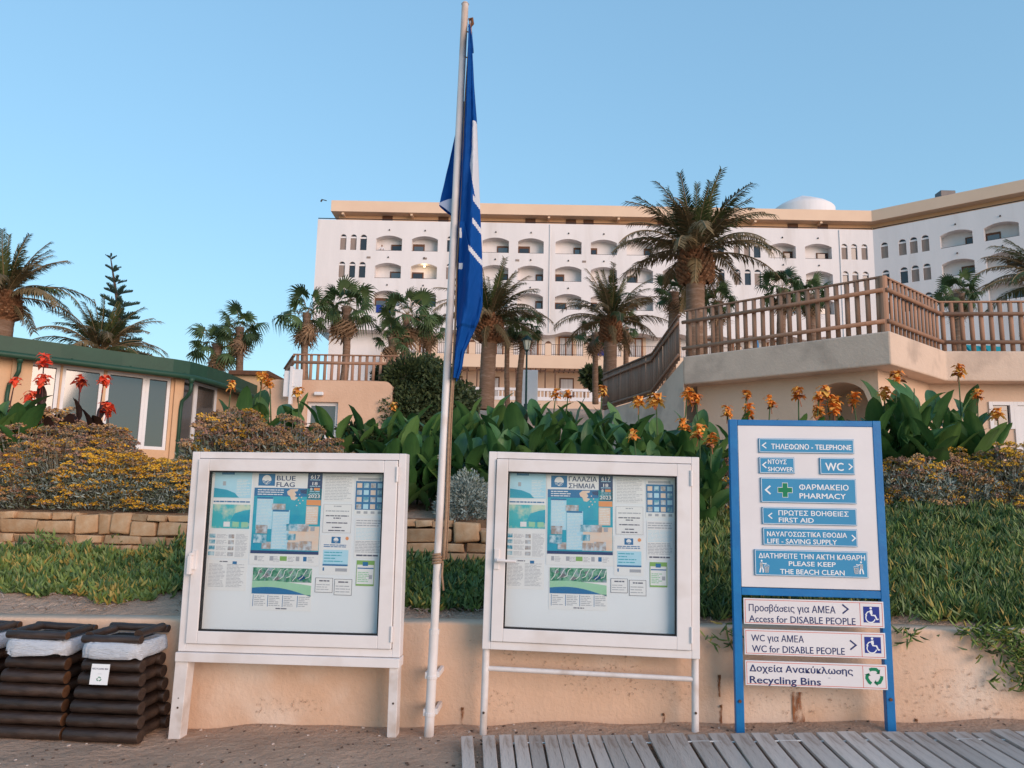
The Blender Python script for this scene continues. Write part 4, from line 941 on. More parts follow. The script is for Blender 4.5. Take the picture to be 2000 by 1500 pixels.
# ================================================================== left pavilion with green roof edge
M_gfascia = mat('dark_green_fascia', (0.020,0.066,0.040), (0.017,0.056,0.034), 3, 0.5, 0.1, 20, 0.35)
M_peachwall = mat('pavilion_peach_plaster', (0.64,0.42,0.265), (0.60,0.385,0.235), 1.5, 0.9, 0.3, 18, 0.12)
def pavilion():
    t = thing('pavilion', 'peach pavilion with dark green roof edge and white framed windows at the left', 'building', (-10,22,2.3), 0)
    zg = 4.66
    g = [(-60,684),(0,692),(120,706.5),(240,721.5),(340,733.5),(375,738.5),(410,747),(450,759),(490,774)]
    G = [PZ(x,y,zg) for x,y in g]; d0 = (G[3]-G[1]).normalized(); G = [G[1]-d0*7.5] + G[1:]
    G.append(G[-1] + (G[-1]-G[-2]).normalized()*6)
    def offs(pts, d):
        out = []
        for i,p in enumerate(pts):
            e = (pts[min(i+1,len(pts)-1)]-pts[max(i-1,0)]); e.z = 0; e.normalize(); out.append(p + Vector((-e.y,e.x,0))*d)
        return out
    wall = offs(G, .40); fas = offs(G, .10); back = offs(G, 6.0)
    m = MB()
    for i in range(len(G)-1):
        a, b = fas[i], fas[i+1]
        m.quad((a.x,a.y,zg+.02),(b.x,b.y,zg+.02),(b.x,b.y,zg+.46),(a.x,a.y,zg+.46)); c, d = wall[i], wall[i+1]
        m.quad((c.x,c.y,zg+.02),(d.x,d.y,zg+.02),(b.x,b.y,zg+.02),(a.x,a.y,zg+.02)); e, f = back[i], back[i+1]
        m.quad((a.x,a.y,zg+.46),(b.x,b.y,zg+.46),(f.x,f.y,zg+.46),(e.x,e.y,zg+.46))
    m.build('roof', M_gfascia, t, world=True)
    m = MB(); m.tube([off(p,zg+.02) for p in G], .075, 10); gut = m.build('gutter', M_gfascia, t, smooth=True, world=True)
    for px in (139,255,362):
        u,p = plane_u(px, fas[1], fas[3], 720); m = MB(); m.tube([off(p,zg+.07)+Vector((.02,-.03,0)), off(p,zg+.13)+Vector((.02,-.03,0))], .02, 6); k = m.build('bracket', M_gfascia); k.parent = gut; k.data.transform(t.matrix_basis.inverted())
    # straight front wall and its openings
    A, B = wall[0], wall[5]; A = Vector((A.x,A.y,0)); B = Vector((B.x,B.y,0)); d = (B-A).normalized(); n = Vector((-d.y,d.x,0)); L = (B-A).length
    T = Matrix(((d.x,n.x,0,A.x),(d.y,n.y,0,A.y),(0,0,1,0),(0,0,0,1)))
    U = lambda px, py=790: plane_u(px,A,B,py)[0]
    _, pm = plane_u(300,A,B); zt = P(300,735,pm.y).z; zb = P(305,878,pm.y).z; _, pn = plane_u(300,A,B)
    ops = [(U(48),U(190)),(U(206),U(333))]; ops = [(U(48),U(112)),(U(116),U(198)),(U(204),U(331))]
    m = MB(); cur = 0
    for u0,u1 in ops: m.box(cur,u0,0,.25,1.2,zg+.01,0,T); m.box(u0,u1,0,.25,zt,zg+.01,0,T); m.box(u0,u1,0,.25,1.2,zb,0,T); cur = u1
    m.box(cur,L-.0,0,.25,1.2,zg+.01,0,T)
    c0 = U(337); m.box(c0,c0+.24,-.07,.0,1.2,zg-.02,0,T); c0 = U(14); m.box(c0,c0+.42,-.07,0,1.2,zg-.02,0,T)
    # curved end
    W2 = [Vector((p.x,p.y,0)) for p in wall[5:]]
    for i in range(len(W2)-1):
        a,b = W2[i],W2[i+1]; z0 = 1.2
        quad_wall(m,a,b,z0,zb-.1); quad_wall(m,a,b,zt+.02,zg+.02)
    a,b = W2[-3],W2[-1]; quad_wall(m,a,b,1.2,zg)
    m.build('wall', M_peachwall, t, world=True)
    inv = t.matrix_basis.inverted()
    def sub(q, name, mats, par): o = q.build(name, mats); o.parent = par; o.data.transform(inv); return o
    for j,(u0,u1) in enumerate(ops):
        w = .085; q = MB(); xs = [u0,u1]
        if j == 2: mid = U(283); xs = [u0,mid,u1]
        for k in range(len(xs)-1):
            a,b = xs[k],xs[k+1]; lo = .30 if k == 0 and j == 2 else w
            for bx in ((a,a+w,zb,zt),(b-w,b,zb,zt),(a+w,b-w,zt-w,zt),(a+w,b-w,zb,zb+w)): q.box(bx[0]+.001,bx[1]-.001,.04,.14,bx[2]+.001,bx[3]-.001,0,T)
        fr = q.build('window', M_frame, t, world=True)
        for k in range(len(xs)-1):
            g_ = MB(); g_.box(xs[k]+w,xs[k+1]-w,.08,.10,zb+w,zt-w,0,T); sub(g_,'pane',M_refl,fr)
    for i in range(len(W2)-3):
        a,b = W2[i],W2[i+1]; e = (b-a).normalized(); nn = Vector((-e.y,e.x,0)); T2 = Matrix(((e.x,nn.x,0,a.x),(e.y,nn.y,0,a.y),(0,0,1,0),(0,0,0,1))); Ls = (b-a).length; w = .07
        q = MB(); 
        for bx in ((0,w,zb-.1,zt+.02),(Ls-w,Ls,zb-.1,zt+.02),(w,Ls-w,zt-w+.02,zt+.02)): q.box(bx[0],bx[1],-.01,.09,bx[2],bx[3],0,T2)
        fr = q.build('window', M_frame, t, world=True); g_ = MB(); g_.box(w,Ls-w,.03,.05,zb-.1,zt-w+.02,0,T2); sub(g_,'pane',M_refl,fr)
    for px, zc in ((36,0),(376,0)):
        u,p = plane_u(px, G[1], G[4], 740); p = Vector((p.x,p.y,0)); q = MB(); o1 = n*.06; o2 = n*.33
        q.tube([off(p,zg)+o1, off(p,zg-.14)+o1], [.10,.055], 10)
        q.tube([off(p,zg-.12)+o1, off(p,zg-.34)+o1, off(p,zg-.50)+o1*.6+o2*.4-d*.04, off(p,zg-.62)+o2-d*.10, off(p,zg-.85)+o2-d*.12, off(p,1.6)+o2-d*.12], .048, 10)
        dp = q.build('downpipe', M_gfascia, t, smooth=True, world=True)
        q = MB(); q.tube([off(p,zg-1.7)+o2-d*.12, off(p,zg-1.66)+o2-d*.12], .058, 10); sub(q,'clip',M_gfascia,dp)
pavilion()

# ================================================================== small service building with terrace rail
M_salmon = mat('salmon_plaster', (0.66,0.44,0.31), (0.60,0.39,0.27), 1.6, 0.92, 0.5, 14, 0.1, bdist=.02)
def service():
    Y = 20.0
    t = thing('service_building', 'salmon plastered service building with small window below the light timber rail', 'building', P(680,880,Y), 0)
    x0, x1 = P(520,800,Y).x, P(765,800,Y).x; zt = P(700,744,Y).z; xw0, xw1 = P(598,800,Y).x, P(660,800,Y).x; zw1 = P(640,785,Y).z; zw0 = zw1-.95
    m = MB(); D = 3.0
    def blk(a,b,z0,z1): m.box(a,b,Y,Y+.3,z0,z1)
    blk(x0,xw0,1.5,zt); blk(xw0,xw1,zw1,zt); blk(xw0,xw1,1.5,zw0)
    # rounded right end
    n = 8; rr = .22
    poly = [(xw1,1.5),(x1,1.5),(x1,zt-rr)] + [(x1-rr+rr*math.cos(k*math.pi/2/n), zt-rr+rr*math.sin(k*math.pi/2/n)) for k in range(1,n+1)] + [(xw1,zt)]
    m.prism(poly, Y, Y+.3); m.box(x1-.3,x1-.02,Y+.3,Y+D,1.5,zt-.1); m.box(x0,x1-.1,Y+.31,Y+D,zt-.35,zt-.06)
    m.build('wall', M_salmon, t, world=True)
    m = MB(); frame_rect(m, xw0+.002, xw1-.002, zw0+.002, zw1-.002, .09,.09,.09,.09, Y+.12, Y+.2); w = m.build('window', M_frame, t, world=True)
    m = MB(); m.box(xw0+.09,xw1-.09,Y+.15,Y+.17,zw0+.09,zw1-.09); o = m.build('pane', M_refl); o.parent = w; o.data.transform(t.matrix_basis.inverted())
    m = MB(); p = P(624,770,Y); m.box(p.x-.12,p.x+.12,Y-.12,Y,p.z-.04,p.z+.05); m.build('wall_lamp', M_frame, t, world=True, bevel=.02)
    t3 = thing('terrace_rail', 'light brown flat-slat timber rail above the salmon service building', 'fence', P(670,742,Y+.8), 0)
    a = P(572,741,Y+.9); b = P(776,741,Y+.9); a.z = b.z = zt-.02; c = P(556,735,Y+3.2); c.z = zt-.02
    fence(t3, [c, a], .82, .22, .09, (.63,.14), M_slat, flat=True, railr=.035, rail_front=False); fence(t3, [a, b], .85, .198, .085, (.65,.13), M_slat, flat=True, railr=.045, rail_front=False)
    m = MB(); q0, q1 = P(553,775,Y-.3), P(592,722,Y-.3); mid = lerp(q0.x,q1.x,.45)
    m.box(q0.x,mid-.01,Y-.34,Y-.28,q0.z,q1.z-.04); m.box(mid,q1.x,Y-.36,Y-.30,q0.z,q1.z); m.box(mid-.05,mid+.03,Y-.40,Y-.26,q0.z-.2,q1.z+.07)
    tag(m.build('white_screen', M_frame, bevel=.01), 'pair of white panels standing at the left end of the service building', 'screen')
    m = MB(); e0 = P(456,733,25); e1 = P(551,757,25); m.box(e0.x,e1.x-.55,25,29,1.6,e0.z); k = m.build('wall', M_peachwall); 
    t4 = thing('flat_roofed_hut', 'small peach hut with dark roof edge just behind the pavilion corner', 'building', (e0.x,25,2.5), 0); k.parent = t4; k.data.transform(t4.matrix_basis.inverted())
    m = MB(); m.box(e0.x-.1,e1.x-.4,24.8,29,e0.z+.002,e0.z+.14); m.build('roof', M_bframe, t4, world=True)
service()

# ================================================================== hotel
M_hotel = mat('white_hotel_plaster', (0.75,0.715,0.72), (0.70,0.67,0.675), .25, 0.9, 0.25, 4, 0.1, bdist=.05, stretch=(2.2,2.2,.35), c3=(0.64,0.60,0.59), s3=.8)
M_corn = mat('peach_cornice_plaster', (0.74,0.55,0.41), (0.70,0.51,0.38), .3, 0.9)
M_pent = mat('orange_penthouse_plaster', (0.72,0.45,0.27), (0.66,0.40,0.24), .4, 0.9)
M_rail = mat('dark_iron_rail', (0.035,0.025,0.025), rough=.6)
M_curt = mat('beige_curtain', (0.30,0.24,0.21), (0.24,0.19,0.17), 2, 0.9, stretch=(6,6,.5))
M_beam = mat('brown_pergola_beam', (0.085,0.042,0.028), (0.11,0.055,0.035), 3, 0.7)
M_dblue = mat('blue_towel', (0.02,0.05,0.30), (0.015,0.04,0.24), 4, 0.9)
M_bulb = mat('lit_bulb', (1.0,0.72,0.36), emit=3.0)
HY = 79.0
class Frame2:
    def __init__(s, o, d): s.o = o; s.d = d; s.n = Vector((-d.y, d.x, 0))
    def pt(s, u, v, z): return s.o + s.d*u + s.n*v + Vector((0,0,z))
    def u(s, px, py=480): r = ray(px, py); p = cross2(Vector((0,0,0)), Vector((r.x,r.y,0)), s.o, s.d); return (p-s.o).dot(s.d)
    def T(s): return Matrix(((s.d.x,s.n.x,0,s.o.x),(s.d.y,s.n.y,0,s.o.y),(0,0,1,0),(0,0,0,1)))
x0h = P(618,480,HY).x; kx = P(1706,480,HY).x
FM = Frame2(Vector((x0h,HY,0)), Vector((1,0,0)))
FW = Frame2(Vector((kx,HY,0)), Vector((.775,-.632,0)).normalized())
hotel = thing('hotel', 'large white hotel with arched balconies and peach roof edge on the hill', 'hotel', (10,HY,10.6), 0)
hinv = hotel.matrix_basis.inverted()
def hsub(q, name, mats, par): o = q.build(name, mats); o.parent = par; o.data.transform(hinv); return o
zr1 = P(760,489.5,HY).z; zr1t = P(760,460,HY).z; ST = 3.03
zpar = P(660,429,HY).z; zwave = P(760,640,HY).z
rowsz = [(zr1-2*ST, zr1t-2*ST), (zr1-ST, zr1t-ST), (zr1, zr1t)]
def arch_pts(u0, u1, zt, rise, n=10):
    if rise >= (u1-u0)/2-.02: return [((u0+u1)/2 - (u1-u0)/2*math.cos(math.pi*k/n), zt-rise + rise*math.sin(math.pi*k/n)) for k in range(n+1)]
    w = (u1-u0)/2; Rr = (w*w+rise*rise)/(2*rise); c = zt-Rr
    return [(lerp(u0,u1,k/n), c + math.sqrt(max(0,Rr*Rr-(lerp(-w,w,k/n))**2))) for k in range(n+1)]
def hotel_wing(fr, px_w, px_b, u_end, zbot, skip3):
    q = MB(); pt = fr.pt
    rng2 = random.Random(int(u_end))
    cur = zbot
    for ri, (zs, zt) in enumerate(rowsz):
        ops = [(fr.u(a),fr.u(b),zt+.06,(fr.u(b)-fr.u(a))/2,'w') for a,b in px_w] + [(fr.u(a),fr.u(b),zt,.36,'b') for a,b in px_b]
        if ri == 0: ops = [o for o in ops if o[4]=='b' or not skip3]
        ops.sort(); top = zt+.3
        q.quad(pt(0,0,cur),pt(u_end,0,cur),pt(u_end,0,zs),pt(0,0,zs))
        c = 0
        for u0,u1,ztt,rise,k in ops:
            q.quad(pt(c,0,zs),pt(u0,0,zs),pt(u0,0,top),pt(c,0,top)); c = u1
            ap = arch_pts(u0,u1,ztt,rise); dv = .26 if k=='w' else 1.0
            for i in range(len(ap)-1):
                (a,za),(b,zb) = ap[i],ap[i+1]
                q.quad(pt(a,0,za),pt(b,0,zb),pt(b,0,top),pt(a,0,top)); q.quad(pt(a,dv,za),pt(b,dv,zb),pt(b,0,zb),pt(a,0,za))
            zl = zs if k=='w' else zs-1.0
            q.quad(pt(u0,0,zl),pt(u0,dv,zl),pt(u0,dv,ap[0][1]),pt(u0,0,ap[0][1])); q.quad(pt(u1,dv,zl),pt(u1,0,zl),pt(u1,0,ap[-1][1]),pt(u1,dv,ap[-1][1])); q.quad(pt(u0,dv,zl),pt(u0,0,zl),pt(u1,0,zl),pt(u1,dv,zl))
            if k == 'w':
                m = MB(); m.add([pt(u,.20,z) for u,z in ([(u0,zs),(u1,zs)]+[(a,b) for a,b in reversed(ap)])],(tuple(range(2+len(ap))),))
                w = m.build('window', M_pane, hotel, world=True)
                m = MB(); zb_ = ap[0][1]+.02; m.box(u0+.001,u1-.001,.10,.19,zb_-.10,zb_+.08,0,fr.T()); hsub(m,'transom',M_hotel,w)
                if rng2.random() < .55: m = MB(); m.box(u0+.04,u1-.04,.15,.19,zs+.02,zb_-.12,0,fr.T()); hsub(m,'curtain',M_curt,w)
            else:
                m = MB(); m.quad(pt(u0-.05,dv-.002,zs-1.0),pt(u1+.05,dv-.002,zs-1.0),pt(u1+.05,dv-.002,ztt+.05),pt(u0-.05,dv-.002,ztt+.05)); bal = m.build('balcony', M_hotel, hotel, world=True)
                s = rng2.random() < .5; dw = rng2.choice((.75,1.0,1.25)); a = u0+.03 if s else u1-.03-dw
                m = MB(); m.box(a,a+dw,dv-.08,dv-.004,zs-.98,zs+rng2.uniform(.95,1.10),0,fr.T()); m.box(a+.12,a+dw-.12,dv-.10,dv-.082,zs-.9,zs+rng2.uniform(.78,.88),1,fr.T()); hsub(m,'door',[M_bframe,M_pane if rng2.random()<.5 else M_refl],bal)
                m = MB(); m.tube([pt(u0,.12,zs+.05),pt(u1,.12,zs+.05)],.028,6); hsub(m,'railing',M_rail,bal)
                if (ri,k) == (1,'b') and abs(fr.u(829)-(u0+u1)/2) < .6 and fr is FM:
                    m = MB(); p = pt((u0+u1)/2,.5,ztt-.16); n_=8
                    for i in range(6): pass
                    bm = bmesh.new(); bmesh.ops.create_icosphere(bm, subdivisions=2, radius=.12, matrix=Matrix.Translation(hinv@p)); me = bpy.data.meshes.new('lamp'); bm.to_mesh(me); bm.free(); me.materials.append(M_bulb); o = obj('lamp', me, bal)
                    ld = bpy.data.lights.new('balcony_light','POINT'); ld.energy = 11; ld.color = (1,.68,.35); ld.shadow_soft_size = .15; lo = bpy.data.objects.new('balcony_light', ld); col.objects.link(lo); lo.location = p - Vector((0,.3,.05))
            if k == 'b' and ri < 3:
                m = MB(); p = pt((u0+u1)/2,-.02,zs-.62) if False else pt((u0+u1)/2,-.06,ztt+.55); m.tube([p, p+Vector((0,0,.14))],[.09,.05],8); m.build('wall_lamp', M_rail, hotel, world=True)
        q.quad(pt(c,0,zs),pt(u_end,0,zs),pt(u_end,0,top),pt(c,0,top)); cur = top
    q.quad(pt(0,0,cur),pt(u_end,0,cur),pt(u_end,0,zpar),pt(0,0,zpar)); q.quad(pt(0,0,zpar),pt(u_end,0,zpar),pt(u_end,.3,zpar),pt(0,.3,zpar))
    return q
UEND = FM.u(1706); WEND = 24.0
qm = hotel_wing(FM, [(664,676),(684,696),(703,716),(873,885),(1383,1395),(1402,1414),(1433,1445),(1453,1465),(1472,1485),(1643,1655),(1662,1674),(1682,1694)],
      [(734,785),(804,855),(942,994),(1012,1062),(1085,1136),(1154,1205),(1224,1275),(1294,1345),(1503,1554),(1572,1624)], UEND, zwave, True)
qm.quad((x0h,HY+12,zwave),(x0h,HY,zwave),(x0h,HY,zpar),(x0h,HY+12,zpar))
qm.build('main_wing_wall', M_hotel, hotel, world=True)
qw = hotel_wing(FW, [(1720,1734),(1755,1770),(1777,1792),(1800,1815)], [(1837,1901),(1924,1993)], WEND, 9.5, False)
qw.build('side_wing_wall', M_hotel, hotel, world=True)
def hotel_rest():
    z1 = P(642,391,HY+.3).z; z0 = P(642,412,HY+.3).z
    a = FM.u(641); K = lambda v: cross2(FM.pt(0,v,0), FM.d, FW.pt(0,v,0), FW.d)
    poly = [FM.pt(a,.3,0), K(.3), FW.pt(WEND,.3,0), FW.pt(WEND,12,0), K(12), FM.pt(a,12,0)]
    m = MB(); m.plan([(p.x,p.y) for p in poly], z0, z1); m.build('cornice', M_corn, hotel, world=True)
    m = MB(); pen = [FM.pt(a+.6,1.5,0), K(1.5), FW.pt(WEND,1.5,0)]
    for i in range(2): quad_wall(m, pen[i], pen[i+1], zpar-1, z0+.01)
    quad_wall(m, FM.pt(a+.6,12,0), pen[0], zpar-1, z0+.01)
    pw = m.build('penthouse_wall', M_pent, hotel, world=True)
    for px in (750,862,1036,1117,1152,1300,1560,1620):
        u = FM.u(px); m = MB(); m.box(u-.55,u+.55,1.42,1.48,zpar-.8,zpar+1.25,0,FM.T()); hsub(m,'window',M_bframe,pw)
    for px in (664,800,1072,1210,1345,1480,1610):
        u = FM.u(px); m = MB(); m.box(u-.12,u+.12,.5,1.49,z0-.25,z0-.002,0,FM.T()); m.build('beam', M_corn, hotel, world=True)
    for fr, L in ((FM,UEND),(FW,WEND)):
        m = MB(); m.tube([fr.pt(0,.12,zpar+.16),fr.pt(L,.12,zpar+.16)],.05,6); m.build('parapet_rail', M_rail, hotel, world=True)
    for px in (1074,1640,925):
        u = FM.u(px); m = MB(); m.tube([FM.pt(u,-.06,zwave-.2),FM.pt(u,-.06,zpar-.1)],.05,6); m.build('rain_pipe', M_frame, hotel, world=True)
    for px in (690,800,980,1110,1250,1460,1540):
        u = FM.u(px); q_ = random.Random(px); zz = rowsz[q_.randrange(1,3)][0]-.9; m = MB(); m.box(u+1.5,u+1.9,-.05,-.002,zz,zz+.2,0,FM.T()); m.build('vent', M_curt, hotel, world=True)
    # wavy canopy edge, storey with french doors
    n = 340; bay = FM.u(1144)-FM.u(1073); m = MB(); vb = 1.7
    def wz(u): return zwave - .28 + .20*math.cos((u-FM.u(1109))/bay*2*math.pi) * min(1,max(0,(u-7)/4))
    for k in range(n):
        u0,u1 = UEND*k/n, UEND*(k+1)/n
        m.quad(FM.pt(u0,-.004,wz(u0)),FM.pt(u1,-.004,wz(u1)),FM.pt(u1,-.004,zwave+.05),FM.pt(u0,-.004,zwave+.05)); m.quad(FM.pt(u0,vb,wz(u0)),FM.pt(u1,vb,wz(u1)),FM.pt(u1,-.004,wz(u1)),FM.pt(u0,-.004,wz(u0)))
    m.build('canopy', M_hotel, hotel, world=True)
    zf = P(1110,694,HY).z; zl = P(640,640,HY).z
    ub = FM.u(645); m = MB(); m.quad(FM.pt(ub,vb,zf-6),FM.pt(UEND,vb,zf-6),FM.pt(UEND,vb,zwave+.2),FM.pt(ub,vb,zwave+.2)); m.quad(FM.pt(ub,12,zf-6),FM.pt(ub,vb,zf-6),FM.pt(ub,vb,zwave+.2),FM.pt(ub,12,zwave+.2)); m.build('terrace_storey_wall', M_hotel, hotel, world=True)
    M_door = mat('hotel_door_wood',(0.28,0.11,0.045),(0.22,0.085,0.035),4,.6); M_white2 = M_frame
    k = -5
    while k < 9:
        px = 1109 + 68*k; k += 1
        if px < 770 or px > 1650: continue
        u = FM.u(px); w = .78; h = 2.35
        m = MB(); frame_rect(m, u-w, u+w, zf, zf+h, .14,.14,.16,.05, vb-.09, vb-.004); m.box(u-.06,u+.06,vb-.09,vb-.01,zf,zf+h-.16)
        m.v = [tuple(FM.T()@Vector(p)) for p in m.v]; o = m.build('door', M_door, hotel, world=True)
        m = MB(); m.box(u-w+.14,u+w-.14,vb-.05,vb-.012,zf,zf+h-.16,0,FM.T()); hsub(m,'pane',M_curtw,o)
        for e0,e1 in ((u-w-.35,u-w-.02),(u+w+.02,u+w+.35)):
            m = MB(); m.box(e0,e1,vb-.03,vb-.002,zf,zf+h+.25,0,FM.T()); hsub(m,'door_surround',M_corn,o)
    # terrace front: piers with little arched caps, iron rails, peach band
    v0 = -1.4; ztr = P(1072,672,HY+v0).z; zb0 = P(1072,694,HY+v0).z; zb1 = P(1072,719,HY+v0).z
    uA = FM.u(757)
    m = MB(); m.box(uA,UEND,v0,vb-.01,zb1,zb0,0,FM.T()); m.build('terrace_band', M_corn, hotel, world=True)
    piers = [1072+71.5*k for k in range(-4,9)]; pz = ztr+.05
    for i,px in enumerate(piers):
        u = FM.u(px); m = MB(); m.box(u-.32,u+.32,v0-.03,v0+.32,zb0+.002,pz,0,FM.T()); p = m.build('pier', M_corn, hotel, world=True)
        m = MB(); ap = [(u-.36+.72*j/8, pz+.005+.26*math.sin(math.pi*j/8)) for j in range(9)]
        m.prism(ap, v0-.05, v0+.34, 0, FM.T()); hsub(m,'pier_cap',M_rail if False else M_bframe,p)
        if i < len(piers)-1:
            u2 = FM.u(piers[i+1]); m = MB()
            for zz in (zb0+.12, pz-.06): m.tube([FM.pt(u+.32,v0+.1,zz),FM.pt(u2-.32,v0+.1,zz)],.025,5)
            nb = 16
            for j in range(nb+1): uu = lerp(u+.36,u2-.36,j/nb); m.tube([FM.pt(uu,v0+.1,zb0+.02),FM.pt(uu,v0+.1,pz-.04)],.018,4,caps=False)
            m.build('railing', M_rail, hotel, world=True)
    # ground floor with pergolas
    vg = 1.0; zgf = zb1
    m = MB(); m.quad(FM.pt(uA,vg,9),FM.pt(UEND,vg,9),FM.pt(UEND,vg,zgf+.01),FM.pt(uA,vg,zgf+.01)); m.build('ground_floor_wall', M_cream, hotel, world=True)
    for i in range(len(piers)-1):
        u, u2 = FM.u(piers[i])+.55, FM.u(piers[i+1])-.25
        m = MB(); zt = P(1100,722,HY+v0-1.5).z
        for j in range(7): uu = lerp(u+.05,u2-.05,j/6); m.box(uu-.05,uu+.05,v0-1.9,v0-.002,zt-.10,zt+.02,0,FM.T())
        m.box(u,u2,v0-1.7,v0-1.58,zt-.26,zt-.102,0,FM.T())
        for uu in (u+.1,u2-.1): m.box(uu-.06,uu+.06,v0-1.7,v0-1.58,10.2,zt-.262,0,FM.T())
        o = m.build('pergola', M_beam, hotel, world=True); stuff(o) if False else None
        m = MB(); um = (u+u2)/2; frame_rect(m, um-.75, um+.75, zgf-2.9, zgf-.62, .12,.12,.14,.05, vg-.08, vg-.004); m.v = [tuple(FM.T()@Vector(p)) for p in m.v]; o = m.build('door', M_bframe, hotel, world=True)
        m = MB(); m.box(um-.63,um+.63,vg-.05,vg-.012,zgf-2.85,zgf-.76,0,FM.T()); hsub(m,'pane',M_curtw,o)
    zA = P(1000,757,HY-8).z; zB = P(1000,774,HY-8).z; X0, X1 = P(880,765,HY-8).x, P(1300,765,HY-8).x
    m = MB(); m.box(X0,X1,HY-8,HY-7.7,zA-.25,zA); m.box(X0,X1,HY-8,HY-7.7,zB-.35,zB)
    k = 0; x = X0
    while x < X1-.1:
        m.box(x,x+(.45 if k%7==0 else .10),HY-7.95,HY-7.75,zB,zA-.25); x += 1.2 if k%7==0 else .34; k += 1
    t = m.build('balustrade', M_hotel); g = MB(); g.box(X0-3,X1+1,HY-7.95,HY-7.6,8.0,zB-.352); tag(g.build('garden_wall', M_cream), 'peach garden wall carrying the white balustrade', 'wall'); tag(t, 'white balustrade with dark gaps in front of the hotel ground floor', 'balustrade')
    # on the roof
    c = P(1568,400,HY+9); zc = z1; m = MB(); N = 36; prof = [(3.6,zc-.5),(3.6,P(1568,391,HY+5.5).z),(3.45,P(1568,388.5,HY+5.6).z),(2.9,P(1568,385.2,HY+6.1).z),(1.6,P(1568,383.2,HY+7.4).z),(.05,P(1568,382.6,HY+9).z+.02)]
    for r_,z_ in prof:
        for j in range(N): m.v.append((c.x+r_*math.cos(2*math.pi*j/N), HY+9+r_*math.sin(2*math.pi*j/N), z_))
    for i in range(len(prof)-1):
        for j in range(N): m.f.append((i*N+j,i*N+(j+1)%N,(i+1)*N+(j+1)%N,(i+1)*N+j)); m.m.append(0)
    o = m.build('roof_dome', M_hotel, hotel, world=True, smooth=True)
    ordn = ('first','second','third','fourth','fifth')
    for px0,px1,py in ((930,1010,391),(1262,1302,396)):
        p0, p1 = P(px0,py,HY+5), P(px1,py,HY+5); n_ = max(1,round((p1.x-p0.x)/1.1))
        for j in range(n_):
            xa = lerp(p0.x,p1.x,j/n_); xb = lerp(p0.x,p1.x,(j+1)/n_)-.08; m = MB(); m.add([(xa,HY+4.6,z1+.02),(xb,HY+4.6,z1+.02),(xb,HY+5.6,z1+.62),(xa,HY+5.6,z1+.62),(xa,HY+4.6,z1-.05),(xb,HY+4.6,z1-.05),(xb,HY+5.6,z1+.55),(xa,HY+5.6,z1+.55)],((0,1,2,3),(7,6,5,4),(0,4,5,1),(1,5,6,2),(2,6,7,3),(3,7,4,0)))
            s = m.build('solar_panel', M_solar); tag(s, ('dark tilted solar panel on the hotel roof right of the flag, %s from the left' if px0 == 930 else 'dark solar panel on the hotel roof behind the tall date palm, %s from the left') % ordn[j], 'solar panel', 'solar panels on the hotel roof')
    p = P(1852,375,79); m = MB(); m.box(p.x-.8,p.x+.8,p.y,p.y+1.2,p.z-1.2,p.z+.2); tag(m.build('roof_unit', M_solar, bevel=.03), 'small grey box on the roof of the right wing', 'roof unit')
    p = P(638,392,HY+.5); m = MB(); m.tube([p,p+Vector((-.5,0,.12))],.05,6); m.tube([p+Vector((-.5,0,.12)),p+Vector((-.62,0,-.12))],.09,6); m.build('corner_lamp', M_rail, hotel, world=True)
    # towels over balconies
    for px,py,l in ((741,604,'left'),(761,604,'right')):
        p = P(px,py,HY); m = MB(); m.box(p.x-.33,p.x+.33,HY-.10,HY-.05,rowsz[0][0]-.75,rowsz[0][0]+.08); tag(m.build('towel', M_dblue, bevel=.02), 'blue towel hung over the lowest balcony above the %s of two' % ('first' if l=='left' else 'second') if False else 'blue towel over a hotel balcony, %s one of the pair' % l, 'towel', 'towels on the balcony')
    p = P(1172,682,HY-1.55); m = MB(); m.box(p.x-.30,p.x+.45,HY-1.58,HY-1.52,zb0+.05,pz+.02); tag(m.build('towel', M_dblue, bevel=.02), 'blue towel draped on the iron terrace rail beside a palm trunk', 'towel')
M_solar = mat('dark_solar_glass', (0.05,0.05,0.06), (0.08,0.075,0.08), 1, .3)
M_curtw = mat('white_curtain_behind_glass', (0.55,0.53,0.53), (0.42,0.40,0.41), 1.2, .35, stretch=(5,1,.3))
hotel_rest()

# ================================================================== palms
M_frond = mat('date_frond_green', (0.092,0.110,0.036), (0.066,0.084,0.030), 1.5, 0.6, spec=0.3, rand=0.35, transl=0.18)
M_frondo = mat('old_frond_olive', (0.20,0.148,0.078), (0.15,0.11,0.056), 1.5, 0.7, spec=0.2, rand=0.3, transl=0.15)
M_rachis = mat('frond_stalk', (0.27,0.19,0.10), (0.22,0.15,0.08), 3, 0.7)
M_boot = mat('palm_leaf_bases', (0.27,0.13,0.068), (0.15,0.07,0.038), 5, 0.9, 0.4, 30, 0.1, c3=(0.34,0.20,0.12), s3=1.5)
M_trunk = mat('palm_trunk_bark', (0.26,0.165,0.115), (0.19,0.118,0.08), 3, 0.95, 0.8, 9, 0.1, stretch=(1,1,5), c3=(0.30,0.21,0.16), s3=.6, bdist=.05)
M_fan = mat('fan_leaf_green', (0.075,0.120,0.045), (0.052,0.092,0.036), 3, 0.6, spec=0.3, rand=0.35, transl=0.15)
M_fand = mat('dead_fan_leaf', (0.29,0.19,0.115), (0.21,0.13,0.078), 4, 0.9, rand=0.3, transl=0.1)
M_bark = mat('dark_bark', (0.10,0.065,0.045), (0.07,0.045,0.033), 6, 0.95, 0.6, 30)

